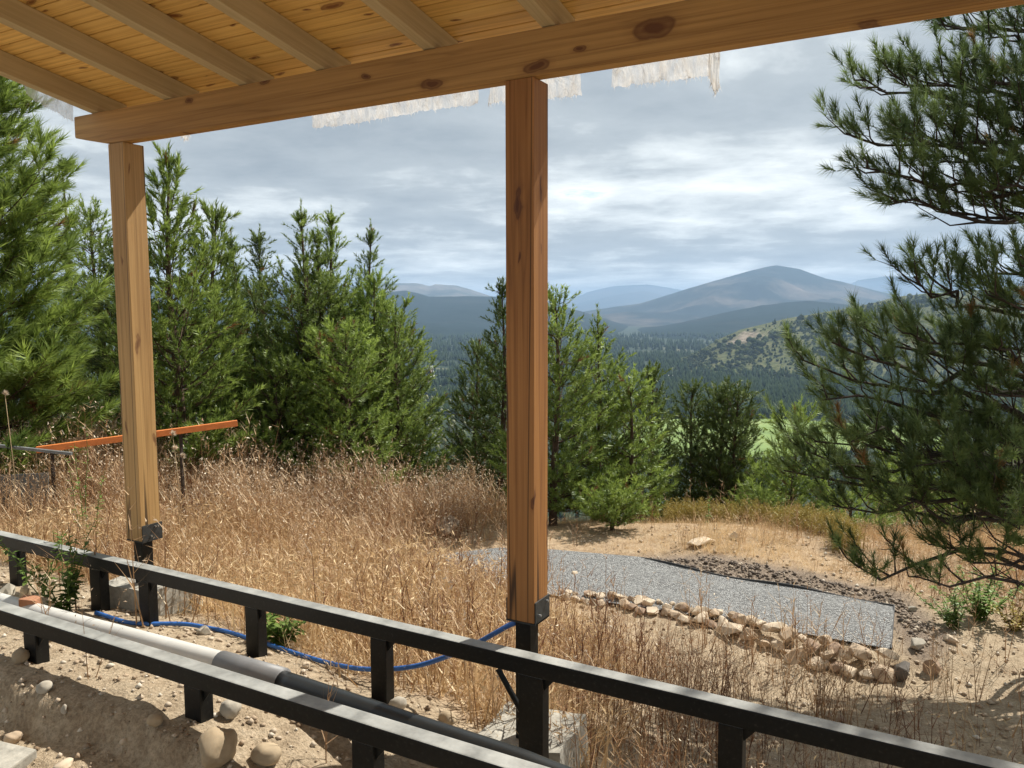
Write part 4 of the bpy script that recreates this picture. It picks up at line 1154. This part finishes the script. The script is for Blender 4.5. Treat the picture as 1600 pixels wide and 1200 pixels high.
tree_px(1019, 592, 14.3, .42, 'slender pine spire against the valley forest', M_needle_d, tuft=TUFT_S, prof=.75)
tree_px(1085, 604, 15, .66, 'pointed dark pine left of the twin-topped pine by the meadow', M_needle_d, prof=.72)
tree_px(1131, 610, 14.6, .72, 'broad dark pine with twin top before the meadow', M_needle_d, prof=.6)
tree_px(1152, 612, 14.4, .70, 'second top of the dark pine pair before the meadow', M_needle_d, prof=.6)
tree_px(1192, 722, 14.2, .55, 'lighter short pine right of the dark pine pair', M_needle, prof=.65)
tree_px(1246, 634, 12.6, .62, 'pine standing in front of the meadow at its right end', M_needle, prof=.62)
tree_px(960, 788, 10.7, .38, 'low bright young pine bush beside the gravel path', M_needle, whorl=.11, prof=.45, nbr=8, dens=2.4)
tree_px(1190, 776, 11.8, .30, 'tiny young pine among yellow brush behind the mound', M_needle, whorl=.15, prof=.6)
tree_px(1330, 770, 12.2, .75, 'bushy pine behind the near branches, right of the yellow brush', M_needle, prof=.55)
tree_px(1425, 720, 13.5, .95, 'pine hidden behind the near right pine, above the dry slope', M_needle, prof=.6)
tree_px(1530, 700, 14, 1.05, 'rightmost background pine seen through the near branches', M_needle, prof=.6)
tree_px(1640, 660, 14.5, 1.2, 'background pine at the right picture edge behind the near trunk', M_needle_d, prof=.6)

# the near pine at the right edge: trunk out of frame, long limbs reaching in
def near_pine():
    g = np.random.default_rng(91)
    tb = at_depth(1745, 900, 6.9); zg = g1(tb[0], tb[1]); B = np.array([tb[0], tb[1], zg]); H = 8.5
    root = empty('pine_tree', tuple(B), 'large near pine whose dark backlit limbs fill the right edge', 'tree')
    acc = Acc(); TP = []; TD = []; TS = []; TN = []
    def axis(z): return np.array([.05*math.sin(z), .05*math.cos(z*1.1), z])
    zs = np.linspace(-.2, H, 18); acc.tube(np.array([axis(z) for z in zs]), .15*(1-np.clip(zs, 0, H)/H)**.8+.01, 10)
    def tuft_at(p, d, s, tone): TP.append(p); TD.append(d); TS.append(s*g.uniform(.85, 1.15)); TN.append(tone)
    upv = np.array([0, 0, 1.])
    def limb(p0, p1, sag, bare, r, dens=1.0, brown=0.02):
        """p0 on trunk, p1 tip (local); tufts on the outer part beyond 'bare'"""
        L = np.linalg.norm(p1-p0); m = 9; ss = np.linspace(0, 1, m)
        bend = np.cross(unit(p1-p0), upv)*g.normal()*.06*L
        C = np.array([p0*(1-s)+p1*s + upv*(-sag*math.sin(math.pi*s)*L) + bend*math.sin(math.pi*s) + (g.normal(size=3)*.022*L*(0 < s < 1)) for s in ss])
        acc.tube(C, np.linspace(r, .006, m), 6)
        f = unit(p1-p0); side = unit(np.cross(f, upv))
        tl = unit(C[-1]-C[-2]); 
        for k in range(4): tuft_at(C[-1]-tl*.06*k, tl+upv*.8+g.normal(size=3)*.15, 1.05, g.uniform(.3, .9))
        n = max(3, int(L/.122*dens))
        for k in range(n):
            s = bare*.55 + (1-bare*.55)*(k+g.random())/n
            if s > 1: continue
            p = np.array([np.interp(s, ss, C[:, i]) for i in range(3)])
            sg = 1 if k % 2 else -1
            tw = (.16+.42*L*(1-s)**.75*.5)*g.uniform(.6, 1.2)
            d = unit(f*.8+side*sg*g.uniform(.4, 1.0)+upv*g.uniform(.0, .7))
            q1 = p+d*tw*.5+g.normal(size=3)*.02; e = p+d*tw+upv*tw*.28
            acc.tube(np.array([p, q1, e]), np.array([.010, .006, .003]), 4)
            if s < bare and g.random() < .8:
                # dead twigs near the trunk
                for _ in range(3):
                    w = unit(d+g.normal(size=3)*.6); acc.tube(np.array([q1, q1+w*.12, q1+w*.24+g.normal(size=3)*.04]), np.array([.004, .003, .001]), 3)
                continue
            tone = 0.0 if g.random() < brown else g.uniform(.15, .95)
            tuft_at(e, unit(e-q1)+upv*.8, 1.0, tone)
            if tw > .18: tuft_at(q1+(e-q1)*.4, d+upv*.5+g.normal(size=3)*.25, .95, tone)
            nsub = int(tw/.16)
            for j in range(nsub):
                pp = p+(e-p)*g.uniform(.35, .95); w = unit(d+side*g.normal()*.8+upv*g.uniform(-.1, .6)); l2 = g.uniform(.08, .2)
                acc.tube(np.array([pp, pp+w*l2]), np.array([.004, .002]), 3); tuft_at(pp+w*l2, w+upv*.4, .92, 0.0 if g.random() < brown else g.uniform(.15, .95))
    def tip(px, py, d): return at_depth(px, py, d) - B
    # limbs seen in the photograph: (tip px, py, depth, height on trunk, sag, bare, radius, density)
    for px, py, d, hz, sag, bare, r, dn, br in (
        (1575, 350, 6.7, 3.8, .03, .2, .03, 1.1, .01), (1560, 480, 6.5, 2.9, .03, .3, .03, 1.0, .02), (1520, 610, 6.2, 2.2, .02, .4, .03, .8, .02), (1450, 650, 6.6, 1.9, .02, .4, .03, .7, .02), (1560, 690, 6.4, 1.7, .02, .4, .03, .7, .02), (1540, 800, 6.0, 1.2, .02, .5, .03, .7, .02), (1320, 745, 6.2, 1.35, .03, .35, .03, .8, .02), (1250, 700, 6.6, 1.55, .03, .3, .03, .8, .02),
        (1455, 35, 6.6, 5.35, .06, .2, .03, 1.26, .01), (1395, 115, 6.4, 4.95, .08, .15, .03, 1.38, .01), (1345, 120, 6.6, 4.85, .10, .2, .03, 1.03, .01), (1322, 208, 6.3, 4.45, .10, .12, .032, 1.38, .01),
        (1350, 262, 6.1, 4.15, .08, .12, .032, 1.44, .01), (1400, 200, 5.9, 4.55, .06, .1, .03, 1.26, .01), (1390, 320, 6.2, 3.95, .07, .2, .03, 1.26, .01), (1450, 250, 6.7, 4.3, .05, .1, .03, 1.38, .01),
        (1500, 130, 6.2, 4.9, .05, .1, .03, 1.38, .01), (1540, 60, 6.4, 5.3, .05, .1, .03, 1.38, .01), (1480, 330, 6.5, 3.9, .05, .15, .03, 1.26, .01), (1540, 300, 6.0, 4.1, .05, .15, .03, 1.26, .01), (1570, 200, 6.6, 4.6, .05, .1, .03, 1.26, .01),
        (1428, 432, 6.1, 3.05, .09, .30, .03, 1.09, .01), (1500, 420, 6.6, 3.15, .06, .3, .025, 0.92, .01), (1545, 455, 5.9, 2.95, .06, .3, .025, 0.92, .01),
        (1248, 560, 6.3, 2.10, .05, .30, .045, 0.81, 0.03), (1300, 535, 6.0, 2.25, .05, .35, .04, 0.72, 0.04), (1345, 510, 6.5, 2.35, .05, .35, .04, 0.77, 0.07), (1420, 520, 6.2, 2.45, .04, .4, .035, 0.68, 0.03), (1500, 530, 6.7, 2.55, .04, .4, .03, 0.68, 0.02), (1560, 545, 6.0, 2.5, .03, .4, .03, 0.68, 0.02),
        (1285, 625, 6.2, 1.95, .02, .55, .035, 0.48, .02), (1272, 690, 6.4, 1.62, .03, .30, .035, 0.69, .02), (1330, 690, 6.0, 1.6, .03, .3, .035, 0.73, .02), (1225, 735, 6.5, 1.45, .04, .28, .035, 0.73, .02), (1370, 700, 6.6, 1.55, .02, .35, .03, 0.73, .02),
        (1420, 730, 6.2, 1.45, .02, .35, .03, 0.65, .02), (1300, 790, 6.4, 1.25, .03, .35, .03, 0.65, .02), (1390, 800, 6.1, 1.15, .02, .45, .03, 0.56, .02), (1480, 770, 6.5, 1.25, .02, .45, .03, 0.56, .02),
        (1335, 882, 6.0, .85, .02, .78, .03, 0.44, .02), (1450, 850, 6.3, .95, .02, .65, .03, 0.48, .02), (1430, 900, 5.8, .75, .02, .85, .025, 0.40, .02), (1520, 880, 6.1, .8, .02, .8, .025, 0.40, .02)):
        limb(axis(hz), tip(px, py, d), sag, bare, r, dn, br)
    # limbs on the sides away from the camera and above
    for k in range(46):
        z = g.uniform(1.0, H-.6); az = g.uniform(0, 6.283); t = z/H
        L = 2.3*(1-t)**.7*g.uniform(.7, 1.1)+.2
        e = axis(z)+np.array([math.cos(az)*L, math.sin(az)*L, L*(.1+.5*t)])
        w = e+B; px, py, dd = cam_px(w[0], w[1], w[2])
        if px < 1560 and dd > 0: continue
        limb(axis(z), e, .05, .3, .03, .75)
    for k in range(6): tuft_at(axis(H-.1*k), np.array([0, 0, 1.]), 1, .6)
    TP, TD, TS, TN = map(np.array, (TP, TD, TS, TN))
    V = place_tufts(TUFT_L, TP, TD, TS, g); n, k, _ = V.shape
    V = V.reshape(-1, 3)
    np_mesh('crown', V, np.arange(len(V)).reshape(-1, 3), M_needle_p, root, False, {'tone': np.repeat(TN, k)})
    acc.obj('trunk', M_bark_d, root)
    print('near pine tufts', n)
near_pine()

# ------------------------------------------------------------------ dry grass, weeds, brush
def blade_templates(nv, nb, h, spread, wid, seed, flakes=4):
    g = np.random.default_rng(seed); out = []
    for _ in range(nv):
        az = g.uniform(0, 6.28, nb); lean = g.uniform(.05, spread, nb); hh = h*g.uniform(.45, 1.1, nb)
        b = np.stack([g.normal(size=nb)*.04, g.normal(size=nb)*.04, np.zeros(nb)-.02], -1)
        d = np.stack([np.cos(az)*lean, np.sin(az)*lean, np.ones(nb)], -1); d /= np.linalg.norm(d, axis=1)[:, None]
        tip = b+d*hh[:, None]; sd = np.stack([-np.sin(az+g.normal(size=nb)), np.cos(az+g.normal(size=nb)), np.zeros(nb)], -1)*wid/2
        bl = np.stack([b-sd, b+sd, tip], 1).reshape(-1, 3)
        c = np.stack([g.normal(size=flakes)*.07, g.normal(size=flakes)*.07, h*g.uniform(.3, .95, flakes)], -1)
        u = g.normal(size=(flakes, 3)); u /= np.linalg.norm(u, axis=1)[:, None]; w = np.cross(u, g.normal(size=(flakes, 3))); w /= np.linalg.norm(w, axis=1)[:, None]
        fl = np.stack([c-u*.02, c+w*.006, c+u*.02], 1).reshape(-1, 3)
        out.append(np.concatenate([bl, fl]))
    return np.array(out)
def weed_templates(nv, h, seed, ntw=9, nseed=12):
    """dry branched stalk: (nv, k, 3) triangles for stems, and separate seed triangles"""
    g = np.random.default_rng(seed); S_, D_ = [], []
    for _ in range(nv):
        tri = []; sd = []
        for st in range(2):
            ln = np.array([g.normal()*.16, g.normal()*.16, 1.0]); hh = h*g.uniform(.75, 1.1)
            b = np.array([g.normal()*.03, g.normal()*.03, -.03]); top = b+ln*hh
            for q in (np.array([1., 0, 0]), np.array([0, 1., 0])): tri += [b-q*.0032, b+q*.0032, top]
            for k in range(ntw):
                s = g.uniform(.25, .97); p = b+(top-b)*s; az = g.uniform(0, 6.28); L = h*.36*(1.2-s)*g.uniform(.5, 1.3)
                d = np.array([math.cos(az)*.8, math.sin(az)*.8, g.uniform(.2, 1.0)]); e = p+d*L; q = np.array([-math.sin(az), math.cos(az), 0])*.0028
                tri += [p-q, p+q, e]
                for _2 in range(max(1, nseed//ntw)):
                    c = p+d*L*g.uniform(.6, 1.05)+g.normal(size=3)*.012; u = g.normal(size=3); u = unit(u)*.011; v = unit(np.cross(u, g.normal(size=3)))*.008
                    sd += [c-u, c+v, c+u]
        S_.append(tri); D_.append(sd)
    return np.array(S_), np.array(D_)
def scatter_mesh(name, T, P, hs, tone, mat, label, cat, seed, as_stuff=True):
    g = np.random.default_rng(seed); n = len(P); k = T.shape[1]
    a = g.uniform(0, 6.28, n); ca, sa = np.cos(a)[:, None], np.sin(a)[:, None]
    v = T[g.integers(0, len(T), n)]*hs[:, None, None]
    V = np.stack([v[..., 0]*ca-v[..., 1]*sa+P[:, 0:1], v[..., 0]*sa+v[..., 1]*ca+P[:, 1:2], v[..., 2]+P[:, 2:3]], -1).reshape(-1, 3)
    tn = np.repeat(tone, k)
    o = np_mesh(name, V, np.arange(len(V)).reshape(-1, 3), mat, None, False, {'tone': tn})
    if as_stuff: kind(o, 'stuff')
    tag(o, label, cat); return o
def field_pts(n, seed, px0=-160, px1=1800, d0=3.2, d1=15):
    g = np.random.default_rng(seed)
    px = g.uniform(px0, px1, n); d = np.sqrt(g.uniform(d0**2, d1**2, n))
    X = d*(F_[0]+R2[0]*(px-800)/FPX); Y = d*(F_[1]+R2[1]*(px-800)/FPX)
    return X, Y, d, g
def vegetation():
    X, Y, d, g = field_pts(60000, 71)
    cov = straw_cov(X, Y)*(1-lava_cov(X, Y)); dp = poly_dist(X, Y, pad_poly); ins = in_poly(X, Y, pad_poly)
    pp = fbm(X*.55, Y*.55, 4, 61); k = (g.random(len(X)) < cov**1.4*np.clip(.85+2.6*pp, .25, 1)) & ~ins & (dp > .12)
    X, Y, d = X[k], Y[k], d[k]
    P = np.c_[X, Y, gz(X, Y)]
    T = blade_templates(12, 5, .27, 1.5, .0075, 1)
    patch = fbm(X*.8, Y*.8, 4, 5)
    lat = X*R_[0]+Y*R_[1]
    hs = np.clip(.9+2.6*patch, .3, 1.9)*g.uniform(.7, 1.25, len(X))*np.where((lat > 0) & (d > 7), .6, 1)
    tone = np.clip(.55+1.7*fbm(X*.45, Y*.45, 4, 88)+g.normal(size=len(X))*.2, .0, 1)
    scatter_mesh('dry_grass', T, P, hs, tone, M_dry, 'sunlit dry straw-coloured grass covering the slope below the porch', 'grass', 2)
    # branched dry weeds
    X, Y, d, g = field_pts(19000, 72)
    cov = straw_cov(X, Y); dp = poly_dist(X, Y, pad_poly); ins = in_poly(X, Y, pad_poly)
    lat = X*R_[0]+Y*R_[1]; back = smooth01((d-8.5+1.8*smooth01((-1-lat)/2))/2.5)*smooth01((.1-lat)/.8)
    pr = np.clip(.22+.5*(fbm(X*.6, Y*.6, 3, 8)+.12)*3, .05, .8)*np.clip(cov+.10, 0, 1)+.6*back
    q = lat/d; right = smooth01((q-.0)/.08)*smooth01((7.2-d)/1.0)*smooth01((Y-3.15)/.3)
    pr = np.maximum(pr*(1-.5*right), 1.0*right*np.clip(1.45-2.3*q, .08, 1))
    pr = pr*np.where((lat > .2) & (d > 8.5), .18, 1)
    k = (g.random(len(X)) < pr) & ~ins & (dp > .05) & (lava_cov(X, Y) < .3)
    X, Y, d, back, right = X[k], Y[k], d[k], back[k], right[k]
    P = np.c_[X, Y, gz(X, Y)]
    St, Sd = weed_templates(8, .55, 5)
    hs = g.uniform(.45, 1.25, len(X))*(1+.55*back)*np.clip(1+1.6*fbm(X*1.3, Y*1.3, 3, 19), .6, 1.5)*(1-.12*right)
    tone = np.clip(.35+.9*fbm(X, Y, 3, 15)+g.normal(size=len(X))*.2-.25*right, .01, 1)
    scatter_mesh('dry_weeds', St, P, hs, tone, M_dry_r, 'reddish brown dry branching weed stalks standing in the straw', 'weeds', 3)
    kk = (g.random(len(X)) < np.clip(.15+.6*back, 0, 1))
    # same generator order, so seed heads sit on stalks
    gg = np.random.default_rng(3); a = gg.uniform(0, 6.28, len(X)); vi = gg.integers(0, len(St), len(X))
    ca, sa = np.cos(a)[:, None], np.sin(a)[:, None]; v = Sd[vi]*hs[:, None, None]
    V = np.stack([v[..., 0]*ca-v[..., 1]*sa+P[:, 0:1], v[..., 0]*sa+v[..., 1]*ca+P[:, 1:2], v[..., 2]+P[:, 2:3]], -1)[kk]
    tn = np.repeat(g.random(kk.sum()), V.shape[1]); V = V.reshape(-1, 3)
    o = np_mesh('weed_seed_heads', V, np.arange(len(V)).reshape(-1, 3), M_seed, None, False, {'tone': tn}); kind(o, 'stuff'); tag(o, 'pale dry seed heads on the weeds in front of the pines', 'seed heads')
    # yellow brush behind the mound
    G = []; 
    for px, d_, n_, w in ((1085, 11.4, 260, 50), (1180, 11.3, 220, 40), (1250, 11.0, 200, 35), (1330, 9.7, 160, 22), (1295, 10.6, 160, 30), (1140, 11.6, 120, 60)):
        gpx = g.normal(px, w*.5, n_); dd = g.normal(d_, .18, n_)
        G.append(np.c_[dd*(F_[0]+R2[0]*(gpx-800)/FPX), dd*(F_[1]+R2[1]*(gpx-800)/FPX)])
    G = np.concatenate(G); St2, Sd2 = weed_templates(6, .34, 9, 8, 16)
    A2 = np.concatenate([St2, Sd2], 1)
    scatter_mesh('yellow_brush', A2, np.c_[G, gz(G[:, 0], G[:, 1])], g.uniform(.6, 1.1, len(G)), np.clip(g.normal(.5, .25, len(G)), .02, 1), M_yellow, 'yellow-green dry brush on the mound behind the gravel path', 'brush', 4)
vegetation()

def leafy_plant(p, h, n, seed, label, mat=M_green, leaf=.05, spread=.35, name='green_weed', cat='plant', stems=5, group=None):
    g = np.random.default_rng(seed); root = empty(name, tuple(p), label, cat, group); acc = Acc(); tri = []; quads = []
    for s in range(stems):
        d = np.array([g.normal()*spread, g.normal()*spread, 1.]); hh = h*g.uniform(.6, 1.05)
        C = np.array([d*hh*t+np.array([g.normal()*.01, g.normal()*.01, 0]) for t in np.linspace(0, 1, 6)]); C[0] = (g.normal()*.02, g.normal()*.02, -.03)
        acc.tube(C, np.linspace(.005, .002, 6), 4)
        for k in range(n):
            t = g.uniform(.08, 1); c = np.array([np.interp(t, np.linspace(0, 1, 6), C[:, i]) for i in range(3)])
            az = g.uniform(0, 6.28); u = unit(np.array([math.cos(az), math.sin(az), g.uniform(-.3, .8)])); w = unit(np.cross(u, [0, 0, 1.]))
            l = leaf*g.uniform(.6, 1.3)*(1.2-.5*t); quads += [c, c+u*l*.5+w*l*.22, c+u*l-np.array([0, 0, l*.15]), c+u*l*.5-w*l*.22]
    V = np.array(quads); np_mesh('leaves', V, np.arange(len(V)).reshape(-1, 4), mat, root, False, {'tone': np.repeat(g.uniform(.1, 1, len(V)//4), 4)})
    acc.obj('stems', mat, root); root.children
    for o in root.children:
        if o.name.startswith('stems') and 'tone' not in o.data.attributes:
            a = o.data.attributes.new('tone', 'FLOAT', 'POINT'); a.data.foreach_set('value', np.full(len(o.data.vertices), .4, np.float32))
    return root
def gp(px, py, Y): p = on_y(px, py, Y); return (p[0], p[1], g1(p[0], p[1]))
leafy_plant(gp(105, 950, 2.85), .50, 46, 1, 'leafy green weed growing through the outer rail at left', leaf=.06, stems=8, spread=.3)
leafy_plant(gp(135, 880, 3.9), 1.0, 40, 2, 'tall thin green weed behind the outer rail left of the left post', leaf=.05, stems=4, spread=.12)
leafy_plant(gp(62, 900, 2.95), .55, 30, 3, 'smaller green weed leaning on the outer rail at far left', leaf=.05, stems=4, spread=.3)
leafy_plant(gp(440, 1030, 3.3), .22, 40, 4, 'low green tuft behind the second outer leg near the blue hose', leaf=.07, stems=8, spread=.5)
def gd(px, py, d): p = at_depth(px, py, d); return (p[0], p[1], g1(p[0], p[1]))
leafy_plant(gd(1530, 985, 7.6), .55, 70, 6, 'bright green leafy bush on the bare earth under the near pine', leaf=.06, stems=16, spread=.55, cat='bush', name='green_bush')
leafy_plant(gd(1490, 990, 7.4), .35, 50, 7, 'smaller green plant left of the bright bush under the near pine', leaf=.05, stems=10, spread=.6, cat='bush', name='green_bush')
leafy_plant(gd(1585, 1000, 7.4), .35, 50, 8, 'yellowish green plant at the right edge under the near pine', mat=M_yellow, leaf=.05, stems=10, spread=.5, cat='bush', name='green_bush')
leafy_plant(gd(1105, 818, 10.9), .42, 40, 11, 'pale green single stalk standing on the mound behind the path', leaf=.06, stems=1, spread=.25)
def thistle(px, py, d, label, seed):
    p = at_depth(px, py, d); z = g1(p[0], p[1]); root = empty('thistle', (p[0], p[1], z), label, 'thistle'); h = p[2]-z
    tube('stalk', np.array([(0, 0, -.03), (.03, .02, h*.5), (0, 0, h)]), [.004, .003, .002], M_dry_stalk, root, 5)
    g = np.random.default_rng(seed); P = np.tile([[0., 0, h]], (3, 1)); D = np.array([[0, 0, 1.], [.5, .2, .9], [-.4, .3, .9]])
    T = make_tufts(3, 60, .015, .035, .006, seed, 5, 85); V = place_tufts(T, P, D, np.ones(3), g).reshape(-1, 3)
    np_mesh('flower_head', V, np.arange(len(V)).reshape(-1, 3), M_seed, root, False, {'tone': np.ones(len(V))*.9})
M_dry_stalk = plain('dry_stalk', (.45, .32, .18), .9, .2, 20)
thistle(270, 680, 7.2, 'dry thistle with pale fluffy head right above the orange bar', 1)
thistle(273, 703, 6.9, 'dry thistle with pale head just right of the left post, below the bar', 2)
thistle(285, 715, 6.8, 'dry thistle with pale head, lowest right of the left post', 3)
thistle(8, 618, 6.5, 'dry thistle with pale head at the left picture edge', 4)

# ------------------------------------------------------------------ haze
def haze():
    bm = box_bm(-36000, 36000, -36000, 36000, -157.5, 560)
    m = bpy.data.materials.new('haze'); m.use_nodes = True; N = m.node_tree.nodes; N.clear()
    out = N.new('ShaderNodeOutputMaterial'); v = N.new('ShaderNodeVolumePrincipled')
    v.inputs['Color'].default_value = (.48, .70, 1.0, 1); v.inputs['Density'].default_value = 7.4e-5; v.inputs['Anisotropy'].default_value = .2
    m.node_tree.links.new(v.outputs[0], out.inputs['Volume'])
    o = bm_obj('haze', bm, m); kind(o, 'stuff'); tag(o, 'pale blue haze softening the far mountains', 'haze')
haze()
print('tris', sum(sum(len(p.vertices)-2 for p in o.data.polygons) if len(o.data.polygons) < 5000 else len(o.data.loops)-2*len(o.data.polygons) for o in scene.objects if o.type == 'MESH'))
